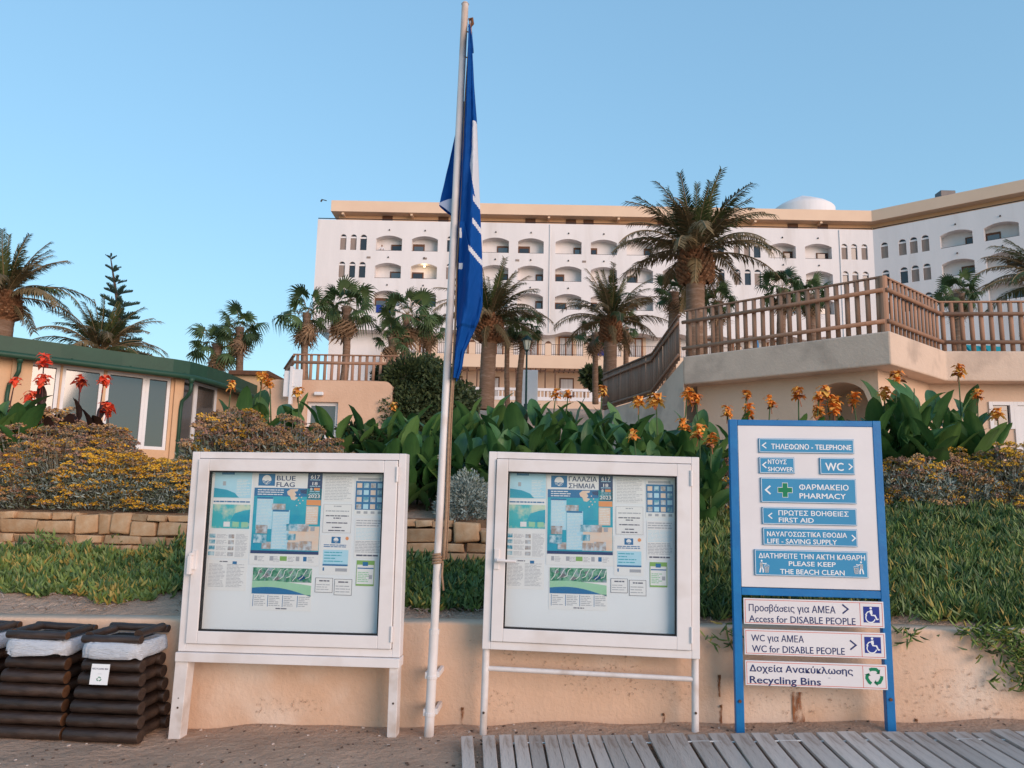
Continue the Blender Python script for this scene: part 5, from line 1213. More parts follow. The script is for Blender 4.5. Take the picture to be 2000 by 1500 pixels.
def frond_mesh(L, e0, droop, seed, mats, pairs=58, ll=.18):
    r = random.Random(seed); q = MB(); n = 16; pts = []; x = z = 0.0
    sway = r.uniform(-.06,.06)
    for k in range(n+1):
        s = k/n; e = e0 - droop * s**1.35; pts.append(Vector((x, sway*s*s*L, z))); x += math.cos(e)*L/n; z += math.sin(e)*L/n
    q.tube(pts, [L*.0075*(1-.85*k/n)+.004 for k in range(n+1)], 4, 1, caps=False)
    def at(s):
        f = s*n; i = min(n-1,int(f)); return pts[i].lerp(pts[i+1], f-i), (pts[i+1]-pts[i]).normalized()
    for k in range(pairs):
        s = .10 + .89*k/(pairs-1); p, t = at(s); side0 = Vector((0,1,0)); up = t.cross(side0)*-1.0
        ln = L*ll*(.35+.65*math.sin(min(1,s*1.15+.12)*math.pi*.92))*r.uniform(.85,1.1)
        for sd in (-1,1):
            v = (side0*sd*r.uniform(.55,.75) + t*r.uniform(.55,.85) + up*r.uniform(.05,.5)).normalized()
            w = ln*.034 + .0022; wv = v.cross(up).normalized()*w
            a = p + v*ln*.55 ; tip = p + v*ln + Vector((0,0,-ln*r.uniform(.05,.30)))
            q.add([p-wv*.6, p+wv*.6, a+wv, a-wv, tip],((0,1,2,3),(3,2,4)),0)
    return q.mesh('frond', mats)
_FV = {}
def fronds(old):
    if old not in _FV:
        ms = [M_frondo if old else M_frond, M_rachis]
        spec = [(84,16),(76,30),(67,46),(56,62),(44,74),(31,80),(17,66),(-25,50)]
        _FV[old] = [[frond_mesh(1.0, R(e), R(d), i*10+j+(100 if old else 0), ms) for j in range(3)] for i,(e,d) in enumerate(spec)]
    return _FV[old]
def date_palm(label, base, hub, Rr, trunk_r, n=58, seed=1, boot=(.55,1.0), cat='palm tree', skip_boot=False):
    """base: foot of trunk, hub: where the fronds spring from, Rr: frond length"""
    r = random.Random(seed); base = Vector(base); hub = Vector(hub); h = (hub-base).length
    t = thing('date_palm', label, cat, base, 0, 'date palms')
    c = hub-base; q = MB(); bh = boot[1]; nseg = max(8,int(h/.12)); N = 14
    pts = []; rad = []
    for k in range(nseg+1):
        s = k/nseg; pts.append(c*s*(1-bh*.4/h)); rad.append(trunk_r*(1.06-.08*s + .10*max(0,.08-s)*8)*(1+.025*(k%2)+r.uniform(-.015,.015)))
    q.tube(pts, rad, N, 0, caps=False); q.build('trunk', M_trunk, t, smooth=True)
    if not skip_boot:
        q = MB(); m = 190; br = boot[0]
        q.tube([c+Vector((0,0,-bh)),c+Vector((0,0,-bh*.7)),c+Vector((0,0,-bh*.35)),c,c+Vector((0,0,bh*.2))],[trunk_r,br*.86,br*.92,br*.62,br*.3],12,0)
        for k in range(m):
            s = k/m; a = k*2.39996; zz = -bh*(1-s)*1.0 + bh*.12; rr = br*(.62+.42*math.sin(math.pi*(.10+.66*(1-s)))) 
            o = Vector((math.cos(a),math.sin(a),0)); sd = Vector((-o.y,o.x,0)); p = c+Vector((0,0,zz))+o*rr*.85
            w = br*.15*r.uniform(.8,1.2); ln = br*.34*r.uniform(.7,1.25); up = Vector((0,0,1)); dirv = (o*.75+up*(.15+.8*s)).normalized()
            th = br*.09; e = p+dirv*ln
            q.add([p-sd*w-up*th*1.5,p+sd*w-up*th*1.5,p+sd*w+up*th,p-sd*w+up*th,e-sd*w*.62-up*th*.5,e+sd*w*.62-up*th*.5,e+sd*w*.5+up*th*.5,e-sd*w*.5+up*th*.5],((4,5,6,7),(0,1,5,4),(1,2,6,5),(2,3,7,6),(3,0,4,7)))
        q.build('leaf_base_bulb', M_boot, t)
    for k in range(r.randrange(2,5)):
        obj('dead_frond', fronds(True)[7][r.randrange(3)], t, c, (r.uniform(-.2,.2),r.uniform(-.2,.2),r.uniform(0,6.28)), Rr*r.uniform(.55,.75))
    for k in range(n):
        s = (k+.5)/n; cls = min(6,int(s**.95*7)); old = r.random() < (0.03,.08,.22,.42,.6,.75,.9)[cls]
        me = fronds(old)[cls][r.randrange(3)]; az = k*2.39996+r.uniform(-.25,.25); L = Rr*lerp(.74,1.06,min(1,s*1.25))*r.uniform(.88,1.08)
        obj('frond', me, t, c+Vector((math.cos(az),math.sin(az),0))*trunk_r*.35+Vector((0,0,.08*Rr*(1-s)-.02)), (r.uniform(-.25,.25),r.uniform(-.10,.10),az), L)
    return t
def DP(label, px, hub_y, base_y, Y, span, tw, seed, n=58, boot=None, zb=None, skip=False):
    hub = P(px,hub_y,Y); base = P(px,base_y,Y); base.x = hub.x - .02*(hub.z-base.z)
    if zb is not None: base.z = zb
    sc = Y/1500
    date_palm(label, base, hub, span*sc, tw*sc/2, n, seed, boot or (32*sc,60*sc), skip_boot=skip)
DP('tallest date palm with shaggy crown rising behind the terrace fence',1358,500,760,32,186,36,3,46,(33*32/1500,62*32/1500),4.6)
DP('date palm directly right of the flag in front of the hotel',957,626,800,40,132,30,4,42,(26*40/1500,48*40/1500))
DP('slender date palm midway between the flag and the tallest palm',1193,628,800,42,124,26,5,38,(21*42/1500,45*42/1500))
DP('date palm cut off by the left edge above the green roof',8,580,760,26,152,46,6,42,(30*26/1500,50*26/1500),2.6)
DP('date palm whose crown sits right on the green roof line',196,690,790,34,128,34,8,42,(20*34/1500,30*34/1500))
DP('date palm reaching in from the right edge above the terrace fence',2062,560,700,30,165,40,9,42,(30*30/1500,56*30/1500),4.6)

def fan_mesh(seed, mats, droop, petiole=.72, seg=20, fan=.55):
    r = random.Random(seed); q = MB()
    pet = [Vector((petiole*k/4, 0, -.04*(k/4)**2*droop)) for k in range(5)]
    q.tube(pet, .010, 4, 1, caps=False); c = pet[-1]
    for k in range(seg):
        a = R(lerp(-125,125,k/(seg-1))); d = Vector((math.cos(a),math.sin(a),.0)); sd = Vector((-d.y,d.x,0)); ln = fan*(.72+.32*math.cos(a*.5))*r.uniform(.88,1.08)
        w0, w1 = .010, fan*.075; z1 = -.05*droop-.03*abs(math.sin(a)); z2 = -.16*droop*r.uniform(.6,1.3)-.08*abs(math.sin(a)); z3 = -.40*droop*r.uniform(.6,1.4)-.12*abs(math.sin(a))
        lift = .012*(-1)**k
        b = [c, c+d*ln*.42+Vector((0,0,z1*fan)), c+d*ln*.74+Vector((0,0,z2*fan+lift)), c+d*ln*(.97-.12*droop)+Vector((0,0,z3*fan))]
        q.add([b[0]-sd*w0,b[0]+sd*w0,b[1]+sd*w1*.8,b[1]-sd*w1*.8,b[2]+sd*w1*.5,b[2]-sd*w1*.5,b[3]],((0,1,2,3),(3,2,4,5),(5,4,6)),0)
    return q.mesh('fan_leaf', mats)
FANL = [fan_mesh(i,[M_fan,M_rachis],.9+.5*i) for i in range(4)]
FAND = [fan_mesh(20+i,[M_fand,M_rachis],2.4+.5*i,.50,13,.55) for i in range(3)]
def fan_palm(label, base, hub, size, seed, n=30, dead=20, tr=None, grp='fan palms in front of the hotel'):
    r = random.Random(seed); base = Vector(base); hub = Vector(hub); c = hub-base; h = c.length
    t = thing('fan_palm', label, 'palm tree', base, 0, grp)
    tr = tr or .11*size; q = MB(); nseg = max(6,int(h/.2)); bend = Vector((r.uniform(-.06,.06)*h,0,0))
    q.tube([c*(k/nseg)+bend*math.sin(math.pi*k/nseg)*.5 for k in range(nseg+1)], [tr*(1.15-.25*k/nseg)*(1+.05*(k%2)) + (tr*.55*max(0,(k/nseg-.86)/.14)) for k in range(nseg+1)], 10, 0, caps=True); q.build('trunk', M_trunk, t, smooth=True)
    n = int(n*.72); dead = int(dead*.9)
    for k in range(n):
        s = (k+.5)/n; el = R(lerp(80,-34,s**.85)); az = k*2.39996+r.uniform(-.3,.3)
        obj('fan_leaf', FANL[min(3,int(s*3)+r.randrange(2))], t, c+Vector((0,0,.02)), (r.uniform(-.9,.9),-el,az), size*r.uniform(.62,1.0))
    for k in range(dead):
        s = k/max(1,dead); az = k*2.39996+1.1; el = R(lerp(-32,-80,s)+r.uniform(-10,10))
        obj('dead_leaf', FAND[r.randrange(3)], t, c-Vector((0,0,.05+.25*s*size)), (r.uniform(-.3,.3),-el,az), size*r.uniform(.6,.95))
def FP(label, px, hub_y, base_y, Y, size_px, seed, n=30, dead=20, dx=0, grp='fan palms in front of the hotel', tw=None):
    sc = Y/1500; hub = P(px,hub_y,Y); base = P(px+dx,base_y,Y); base.z = max(base.z-.6, ground_z(base.x,base.y)-.1) if base.z > ground_z(base.x,base.y) else base.z
    fan_palm(label, base, hub, size_px*sc, seed, n, dead, (tw*sc/2 if tw else None), grp)
FP('fan palm at the left end of the timber rail, outlined on the sky',600,612,738,30,62,1,26,18,-2,tw=13)
FP('fan palm with brown skirt just left of the balcony with towels',676,600,738,31,64,2,32,24,-6,tw=14)
FP('bushy fan palm whose green crown covers the hotel terrace corner',795,615,720,33,62,3,30,26,-4,tw=14)
FP('smaller fan palm standing low in front of the bushy one',838,640,740,34,46,4,22,14,4,tw=11)
FP('short fan palm with low crown, left of the pair beside the bushy one',765,660,740,32,46,14,22,10,4,tw=11)
FP('shorter fan palm of the pair beyond the pavilion roof',425,672,740,32,56,5,28,10,2,'fan palms beyond the pavilion',16)
FP('taller fan palm of the pair beyond the pavilion roof',468,640,740,32,54,6,30,14,-2,'fan palms beyond the pavilion',13)
FP('thin fan palm immediately right of the date palm near the flag',992,640,790,44,40,7,24,12,0,tw=10)
FP('thin fan palm next to the green lamp post',1026,640,790,44,44,8,26,14,-14,tw=12)
FP('fan palm with dead skirt tucked behind the slender date palm',1163,650,770,46,44,9,24,18,0,tw=11)
FP('fan palm behind the slender date palm, on its right side',1222,640,750,46,38,10,20,12,0,tw=10)
FP('fan palm left of the tallest date palm trunk',1316,572,720,36,48,11,28,14,-6,tw=17)
FP('fan palm right of the tallest date palm trunk',1402,590,720,34,46,12,28,8,0,tw=16)
FP('fan palm behind the middle of the log fence, left of two',1528,565,720,34,52,13,28,18,0,tw=17)
FP('fan palm behind the middle of the log fence, right of two',1582,578,720,35,44,15,26,18,0,tw=16)
FP('fan palm behind the log fence where it bends inward',1872,575,720,27,50,16,34,16,0,tw=18)

# ================================================================== tall star-shaped conifer
M_needle = mat('conifer_needles', (0.035,0.070,0.056), (0.026,0.055,0.045), 3, 0.7, rand=0.3)
def conifer():
    Y = 46; top = P(216,503,Y); base = P(222,720,Y); h = top.z-base.z; r = random.Random(4)
    t = thing('conifer', 'tiered star-shaped conifer rising behind the palm on the green roof', 'tree', base, 0)
    q = MB(); q.tube([(0,0,0),(0,0,h*.5),(top.x-base.x,0,h)],[.22,.13,.03],8); q.build('trunk', M_bark, t, smooth=True)
    ms = []
    for v in range(4):
        q = MB(); pts = [Vector((k/8,0,.10*math.sin(k/8*2.0)+.10*(k/8)**2)) for k in range(9)]
        q.tube(pts,[.016]*9,4,0,caps=False)
        for k in range(2,9):
            p = pts[k]
            for sd in (-1,0,1):
                for j in range(2):
                    ln = .20*(1.25-k/9)*r.uniform(.7,1.2)+.10; d = Vector((.55+.3*r.random(),sd*.8+r.uniform(-.2,.2),.45+r.uniform(0,.5))).normalized()
                    q.tube([p,p+d*ln*.5,p+d*ln+Vector((0,0,ln*.25))],[.022,.034,.014],5,0)
        ms.append(q.mesh('branch',[M_needle]))
    nt = 9
    for i in range(nt):
        s = i/(nt-1); z = lerp(h*.10,h*.985,s); L = lerp(1.85,.40,s**.9)
        nb = 6 if s < .5 else 5; a0 = r.random()*6
        for k in range(nb):
            obj('branch', ms[r.randrange(4)], t, (lerp(0,top.x-base.x,max(0,s*2-1)),0,z+r.uniform(-.08,.08)), (r.uniform(-.2,.2), R(lerp(6,-22,s)), a0+k*2*math.pi/nb+r.uniform(-.2,.2)), L*r.uniform(.82,1.1))
conifer()

# ================================================================== leaf clouds
def leaf_cloud(name, mats, centers, dirs, size, r, parent=None, loc=None, aspect=.5, jitter=.6):
    n = len(centers); rs = np.random.RandomState(r)
    d = dirs + rs.normal(0,jitter,(n,3)); d /= np.linalg.norm(d,axis=1)[:,None]+1e-9
    a = np.cross(d, rs.normal(0,1,(n,3))); a /= np.linalg.norm(a,axis=1)[:,None]+1e-9
    L = (size*rs.uniform(.65,1.3,n))[:,None]; w = L*aspect*.5
    v = np.stack([centers, centers+d*L*.5+a*w, centers+d*L, centers+d*L*.5-a*w],1).reshape(-1,3)
    me = bpy.data.meshes.new(name); me.from_pydata(v.tolist(),[],np.arange(n*4).reshape(-1,4).tolist())
    for m in mats: me.materials.append(m)
    if len(mats) > 1: me.polygons.foreach_set('material_index', rs.randint(0,len(mats),n).tolist())
    return obj(name, me, parent, loc)
M_bush = [mat('bush_leaf_green',(0.058,0.082,0.030),(0.044,0.066,0.026),2,.6,transl=.15), mat('bush_leaf_light',(0.075,0.100,0.038),rough=.6,transl=.2), mat('bush_leaf_dark',(0.036,0.056,0.024),rough=.6)]
M_core = mat('bush_shadow_core',(0.012,0.018,0.008),rough=1)
def bush(label, lobes, n, size, seed, stem_at, name='bush'):
    t = thing(name, label, 'bush', stem_at, 0); rs = np.random.RandomState(seed); C = []; D = []
    tot = sum(l[3] for l in lobes); s0 = Vector(stem_at)
    for cx,cy,cz,r_ in lobes:
        k = int(n*r_*r_/sum(l[3]**2 for l in lobes)); d = rs.normal(0,1,(k,3)); d /= np.linalg.norm(d,axis=1)[:,None]
        bumps = np.array([1+.22*noise.noise((v[0]*2.6+cx,v[1]*2.6,v[2]*2.6)) for v in d])
        C.append(np.array([cx-s0.x,cy-s0.y,cz-s0.z])+d*(r_*bumps*rs.uniform(.55,1.02,k))[:,None]); D.append(d)
    leaf_cloud('crown', M_bush, np.concatenate(C), np.concatenate(D)*.8, size, seed, t)
    for k in range(4):
        q = MB(); l = lobes[k % len(lobes)]; q.tube([(0.1*k,0,-.3),(0.15*k,0.05,.3),(l[0]-s0.x,l[1]-s0.y,l[2]-s0.z)],[.06,.05,.02],6); q.build('stem', M_bark, t)
def lobe(px,py,Y,rpx): p = P(px,py,Y); return (p.x,p.y,p.z,rpx*Y/1500)
bush('large dense dark green bush beside the salmon service building',[lobe(800,752,21,56),(lobe(770,790,20.8,48)),lobe(845,770,21,64),lobe(795,815,20.6,66),lobe(870,808,20.8,60),lobe(905,785,21.4,34),lobe(752,738,21.6,26),lobe(835,725,21.6,32)],34000,.115,3,P(820,850,21))
bush('small green bush in front of the hotel pergolas',[lobe(1155,735,60,17),lobe(1165,748,60,15)],1300,.45,5,P(1158,762,60))
bush('low round bush left of the stair fence, by the hotel ground floor',[lobe(1218,748,55,17),lobe(1238,752,55,16)],1200,.42,6,P(1222,765,55))


# ================================================================== cannas
M_canna = mat('canna_leaf_green', (0.062,0.150,0.040), (0.044,0.115,0.034), 4, 0.42, 0.15, 40, 0.45, rand=0.35, stretch=(.5,5,1), transl=0.22)
M_cannal = mat('canna_leaf_light', (0.115,0.215,0.058), (0.09,0.175,0.048), 4, 0.42, 0.15, 40, 0.45, rand=0.25, stretch=(.5,5,1), transl=0.25)
M_cannab = mat('canna_leaf_bronze', (0.030,0.016,0.014), (0.045,0.022,0.018), 4, 0.42, spec=0.45, rand=0.3, transl=0.1)
M_cstem = mat('canna_stem', (0.075,0.12,0.04), (0.06,0.095,0.035), 5, 0.6)
M_bstem = mat('bronze_stem', (0.09,0.035,0.03), (0.07,0.03,0.025), 5, 0.6)
M_petal_o = [mat('orange_petal',(0.92,0.38,0.07),(0.86,0.26,0.045),14,.6,rand=.15,transl=.25), mat('yellow_petal',(0.95,0.58,0.14),(0.92,0.46,0.09),16,.6,rand=.15,transl=.25), mat('wilted_petal',(0.46,0.17,0.08),(0.34,0.11,0.055),16,.7)]
M_petal_r = [mat('scarlet_petal',(0.92,0.10,0.04),(0.85,0.07,0.03),14,.6,rand=.12,transl=.25), mat('coral_petal',(0.94,0.20,0.09),(0.90,0.14,0.06),16,.6,transl=.25), mat('dark_red_petal',(0.28,0.02,0.012),rough=.7)]
def canna_leaf(seed, m, L=1.0, W=.41):
    r = random.Random(seed); q = MB(); n, c = 10, 5; bend = r.uniform(.25,.85); tw = r.uniform(-.25,.25); fold = r.uniform(.25,.6); cup = r.uniform(-.1,.2)
    for k in range(n+1):
        s = k/n; e = -bend*s*s; x = (s - .12*bend*s**3)*L; z = -bend*.42*s**2.4*L
        w = W*.5*(math.sin(math.pi*min(1,(s*.90+.055))**.85)**.8 if s < 1 else 0) * (1-.0*s); w = max(w, .004) if s < 1 else .002
        for j in range(c):
            u = (j/(c-1))*2-1; ww = u*w; zz = abs(u)*w*fold + cup*w*u*u*-1 + .012*math.sin(s*17+u*3+seed)*abs(u)
            q.v.append((x, ww*math.cos(tw*s)-zz*math.sin(tw*s), z+zz*math.cos(tw*s)+ww*math.sin(tw*s)))
    for k in range(n):
        for j in range(c-1): q.f.append((k*c+j,(k+1)*c+j,(k+1)*c+j+1,k*c+j+1)); q.m.append(0)
    return q.mesh('leaf',[m],True)
CL = {k:[canna_leaf(i+s*30, m) for i in range(7)] for s,(k,m) in enumerate((('g',M_canna),('l',M_cannal),('b',M_cannab)))}
def flower_mesh(seed, mats, n=32):
    r = random.Random(seed); q = MB()
    for k in range(n):
        z = r.uniform(-.7,.75); a = r.random()*6.28; o = Vector((math.cos(a),math.sin(a),r.uniform(-.1,.7))).normalized(); p = Vector((0,0,z*.95)); sd = o.cross(Vector((0,0,1))).normalized(); up = sd.cross(o)
        ln = r.uniform(.6,1.15)*(1-.25*max(0,z)); w = ln*r.uniform(.24,.38); mi = 2 if (z < -.5 and r.random() < .3) or r.random() < .05 else (1 if r.random() < .45 else 0); pts = []
        for i in range(4):
            s = i/3; ww = w*(.35,1,.95,.25)[i]; c = p+o*ln*s+up*ln*(.25*math.sin(s*3)-.38*s*s*r.uniform(.4,1.5)); rf = up*w*.35*math.sin(i*2.1+k)
            pts += [c-sd*ww+rf, c+sd*ww-rf]
        q.add(pts,((0,1,3,2),(2,3,5,4),(4,5,7,6)),mi)
    q.tube([(0,0,-1.5),(0,0,.6)],[.06,.03],5,2)
    return q.mesh('flower',mats)
FO = [flower_mesh(i,M_petal_o) for i in range(5)]; FRd = [flower_mesh(40+i,M_petal_r) for i in range(4)]
def canna(label, base, h, seed, leaves=7, kind='g', flower=None, grp='cannas', leafL=.46, fsize=.085, spread=1.0, low=.06):
    r = random.Random(seed); base = Vector(base); t = thing('canna', label, 'canna plant', base, 0, grp)
    lean = Vector((r.uniform(-.08,.08),r.uniform(-.05,.05),0))*h; top = Vector((0,0,h))+lean
    sm = M_bstem if kind == 'b' else M_cstem
    hs = h - (0 if flower else .22)
    q = MB(); q.tube([(0,0,-.1),lean*.25+Vector((0,0,hs*.5)),lean*(hs/h)+Vector((0,0,hs))],[.013,.011,.006],6); q.build('stem', sm, t, smooth=True)
    az0 = r.random()*6.28
    for k in range(leaves):
        s = k/max(1,leaves-1); z = lerp(low, (.62 if flower else .70)*h, s); az = az0+k*2.3+r.uniform(-.5,.5); el = R(lerp(46,74,s)+r.uniform(-14,10))
        L = leafL*(1.12-.30*s)*r.uniform(.82,1.12); kk = kind if kind == 'b' else ('l' if r.random() < .30 else 'g')
        obj('leaf', CL[kk][r.randrange(7)], t, lean*(z/h)+Vector((0,0,z)), (r.uniform(-.5,.5),-el,az), (L*spread,L*r.uniform(.85,1.15),L))
    if flower:
        fl = (FRd if flower == 'r' else FO); obj('flower', fl[r.randrange(len(fl))], t, top-Vector((0,0,fsize*.4)), (r.uniform(-.2,.2),r.uniform(-.2,.2),r.random()*6), fsize*r.uniform(.62,.95))
    return t
def base_at(px, Y):
    p = P(px, 900, Y); return Vector((p.x, Y, ground_z(p.x, Y)-.02))
def canna_px(label, px, py, Y, seed, **k):
    tp = P(px, py, Y); b = Vector((tp.x, Y, ground_z(tp.x, Y)-.02)); return canna(label, b, tp.z-b.z, seed, **k)
rr = random.Random(21)
ON = ('first','second','third','fourth','fifth','sixth','seventh','eighth','ninth','tenth','eleventh','twelfth','thirteenth','fourteenth','fifteenth','sixteenth')
def nth(lst, px): return ON[sorted(q[0] for q in lst).index(px)]
# the long green hedge of cannas
ORDW = ['first','second','third','fourth','fifth','sixth','seventh','eighth','ninth','tenth','eleventh','twelfth','thirteenth','fourteenth','fifteenth','sixteenth','seventeenth','eighteenth','nineteenth','twentieth','twenty-first','twenty-second','twenty-third','twenty-fourth']
tops = [(728,838),(752,832),(785,800),(812,792),(850,800),(880,800),(905,790),(935,778),(962,790),(985,776),(1010,784),(1042,778),(1068,788),(1096,796),(1122,790),(1150,774),(1178,792),(1205,806),(1235,822),(1262,826),(1300,832),(1330,838),(1360,846),(1392,852)]
for i,(px,py) in enumerate(tops):
    for row,(dY,dy,dx) in enumerate(((0,4,0),(-.55,34,10),(-1.0,66,-8))):
        Y = 8.9+dY+rr.uniform(-.15,.15)
        if row == 2 and px < 760: continue
        canna_px('leafy green canna in the hedge behind the boards, %s row, %s from the left' % (('rear','middle','front')[row], ORDW[i]), px+dx+rr.uniform(-6,6), py+dy-6+rr.uniform(-9,9), Y, i*3+row+100, leaves=8 if row == 0 else 7, grp='cannas crowded behind the notice boards', leafL=.53 if row < 2 else .46)
fl_o = [(1244,792,'left of the flowering cannas above the notice board on pipe legs'),(1286,788,'beside the stair wall'),(1326,775,'tall one just right of the stair wall corner'),(1376,786,''),(1345,838,''),(1248,856,'low one just above the notice board edge'),(1368,852,''),(1384,868,'')]
for i,(px,py,_) in enumerate(fl_o): canna_px('orange flowering canna left of the blue sign, %s from the left of eight' % nth(fl_o, px), px, py-14, 8.3 if py < 840 else 7.6, 300+i, leaves=6, flower='o', grp='orange cannas left of the sign', fsize=.13 if py<840 else .10)
fl_s = ((1443,775),(1492,790),(1428,808),(1556,774),(1585,779),(1628,770),(1650,788),(1612,808),(1640,806),(1682,784),(1462,808))
for i,(px,py) in enumerate(fl_s): canna_px('orange flowering canna above the blue sign, %s bloom from the left' % nth(fl_s, px), px, py-10, 8.7, 330+i, leaves=6, flower='o', grp='orange cannas behind the blue sign', fsize=.11, leafL=.36)
for i,(px,py,lab) in enumerate(((1072,772,'orange canna flower pair amid the hedge, left stalk'),(1096,774,'orange canna flower pair amid the hedge, right stalk'),(1167,766,'single orange canna left of the stair fence foot'),(759,796,'single orange canna in front of the dark bush'),(446,756,'yellow orange canna against the green roof end of the pavilion'),(503,738,'tall yellow canna in front of the hut behind the pavilion'),(541,752,'withered canna stalk before the white panels'),(597,768,'brown withered canna stalk left of the small window'))): canna_px(lab, px, py-8, 8.9, 360+i, leaves=5, flower='o', grp='cannas', fsize=.10)
br = ((470,770),(505,765),(530,772),(560,775),(585,772),(615,790),(640,805),(668,812),(700,824),(720,836))
for i,(px,py) in enumerate(br): canna_px('broad leaved green canna above the left notice board, %s of ten' % nth(br, px), px, py, 9.0+rr.uniform(-.3,.3), 380+i, leaves=7, grp='cannas above the left notice board', leafL=.55)
# scarlet cannas with dark leaves, far left
for i,(px,py,lab) in enumerate(((94,700,'tallest scarlet canna with dark bronze leaves before the pavilion windows'),(96,742,'scarlet canna directly beneath the tallest one'),(66,772,'small scarlet canna left of the bronze leaves'),(17,742,'scarlet canna at the left edge behind broad green leaves'),(162,742,'scarlet canna before the middle pavilion window, left of two'),(197,742,'scarlet canna before the middle pavilion window, right of two'),(222,796,'low scarlet canna leaning toward the pavilion column'))): canna_px(lab, px, py-4, 9.2, 410+i, leaves=6, kind='b', flower='r', grp='scarlet cannas', fsize=.115, leafL=.40)
for i,(px,py) in enumerate(((8,790),(30,772),(52,780),(20,810),(-20,780))): canna_px('broad green leaved canna at the left edge below scarlet flowers, number %s of five' % ON[i], px, py, 8.7, 430+i, leaves=7, grp='green cannas at the left edge', leafL=.62)
for i,(px,py) in enumerate(((120,790),(140,800),(180,800),(100,800))): canna_px('dark bronze leaved canna without flower below scarlet blooms, %s of four' % ON[i], px, py, 9.0, 440+i, leaves=7, kind='b', grp='bronze cannas', leafL=.42)
# clump at the right in front of the terrace wall
cr = ((1715,742),(1742,752),(1775,724),(1800,752),(1832,745),(1860,780),(1880,758),(1905,830),(1752,800),(1722,812),(1790,810),(1850,840),(1900,850),(1765,850),(1820,830),(1735,856))
for i,(px,py) in enumerate(cr): canna_px('large dark green canna in the clump right of the blue sign, %s from the sign' % nth(cr, px), px, py, 9.3+rr.uniform(-.4,.4)-(.3 if py > 790 else 0), 460+i, leaves=8, grp='cannas right of the blue sign', leafL=.60, spread=1.05)
for i,(px,py,lab) in enumerate(((1736,736,'orange canna at the left of the clump right of the blue sign'),(1870,722,'tallest orange canna at the right of the big clump'),(1902,768,'orange canna leaning out on the right of the big clump'),(1716,766,'half hidden orange canna close to the sign corner'),(1946,806,'faded canna stalk leaning before the white framed window'))): canna_px(lab, px, py-4, 9.2, 490+i, leaves=4, flower='o', grp='cannas', fsize=.115)

# ================================================================== silver-leaved yellow shrubs
M_silver = mat('silver_leaf', (0.30,0.34,0.30), (0.23,0.27,0.24), 20, .85, rand=.2)
M_sgreen2 = mat('grey_green_leaf', (0.13,0.15,0.09), (0.10,0.115,0.07), 20, .85, rand=.2)
M_stemg = mat('silver_stem', (0.32,0.30,0.24), (0.25,0.22,0.17), 20, .85)
M_yel = mat('yellow_flower_head', (0.72,0.40,0.03), (0.62,0.32,0.035), 30, .8, rand=.2)
M_tan = mat('faded_flower_head', (0.46,0.275,0.13), (0.37,0.215,0.105), 30, .9, rand=.2)
M_brn = mat('dried_flower_head', (0.36,0.205,0.145), (0.28,0.155,0.11), 30, .9, rand=.2)
def shrub_parts(seed, w, h, mix_y, silver):
    rs = np.random.RandomState(seed); r = random.Random(seed); st = MB(); C = []; K = []
    nst = 95
    for k in range(nst):
        a = r.random()*6.28; rho = math.sqrt(r.random()); x, y = rho*math.cos(a)*w*.5, rho*math.sin(a)*w*.5; z = h*(1-.80*rho**3)*r.uniform(.80,1.12)
        m = Vector((x*.55,y*.55,z*.55)); top = Vector((x,y,z)); st.tube([Vector((x*.15,y*.15,0)),m,top],[.006,.004,.003],3,0,caps=False)
        km = 0 if r.random() < mix_y else (1 if r.random() < .6 else 2); cs = r.uniform(.045,.10)
        for j in range(r.randrange(26,48)):
            b = r.random()*6.28; q_ = math.sqrt(r.random())*cs; C.append((x+q_*math.cos(b), y+q_*math.sin(b), z-q_*.5+r.uniform(-.008,.012))); K.append(km if r.random() < .85 else r.randrange(3))
            if j % 4 == 0: st.tube([top-Vector((0,0,.05)),Vector(C[-1])],[.0025,.0016],3,0,caps=False)
    C = np.array(C); n = len(C); hexa = np.array([(math.cos(i*math.pi/3),math.sin(i*math.pi/3)) for i in range(6)])
    sz = rs.uniform(.008,.0150,n); nrm = rs.normal(0,.55,(n,3))+np.array([0,-.3,1.0]); nrm /= np.linalg.norm(nrm,axis=1)[:,None]; ax = np.cross(nrm, rs.normal(0,1,(n,3))); ax /= np.linalg.norm(ax,axis=1)[:,None]; ay = np.cross(nrm,ax)
    V = []; Fc = []; Mi = []
    for i in range(n):
        o = len(V); V.append(tuple(C[i]+nrm[i]*sz[i]*.7))
        for u,v in hexa: V.append(tuple(C[i]+(ax[i]*u+ay[i]*v)*sz[i]))
        for j in range(6): Fc.append((o,o+1+j,o+1+(j+1)%6)); Mi.append(K[i])
    me = bpy.data.meshes.new('flower_heads'); me.from_pydata(V,[],Fc)
    for m in (M_yel,M_tan,M_brn): me.materials.append(m)
    me.polygons.foreach_set('material_index',Mi)
    nl = 2600; a = rs.uniform(0,6.28,nl); rho = np.sqrt(rs.uniform(0,1,nl)); ztop = h*(1-.5*rho**2); z = ztop*rs.uniform(.05,.93,nl)**.8
    cen = np.stack([rho*np.cos(a)*w*.52,rho*np.sin(a)*w*.52,z],1); d = np.stack([np.cos(a)*.6,np.sin(a)*.6,np.full(nl,.6)],1)
    lo = leaf_cloud('foliage',[M_silver,M_sgreen2] if silver < .5 else [M_silver,M_silver,M_sgreen2],cen,d,.055,seed,aspect=.24); lm = lo.data; bpy.data.objects.remove(lo)
    return st.mesh('stems',[M_stemg]), me, lm
SHR = [shrub_parts(1,.95,.80,.18,.3), shrub_parts(2,.85,.72,.88,.3), shrub_parts(3,.9,.70,.03,.3), shrub_parts(4,.8,.55,.30,.7), shrub_parts(5,.9,.76,.55,.3)]
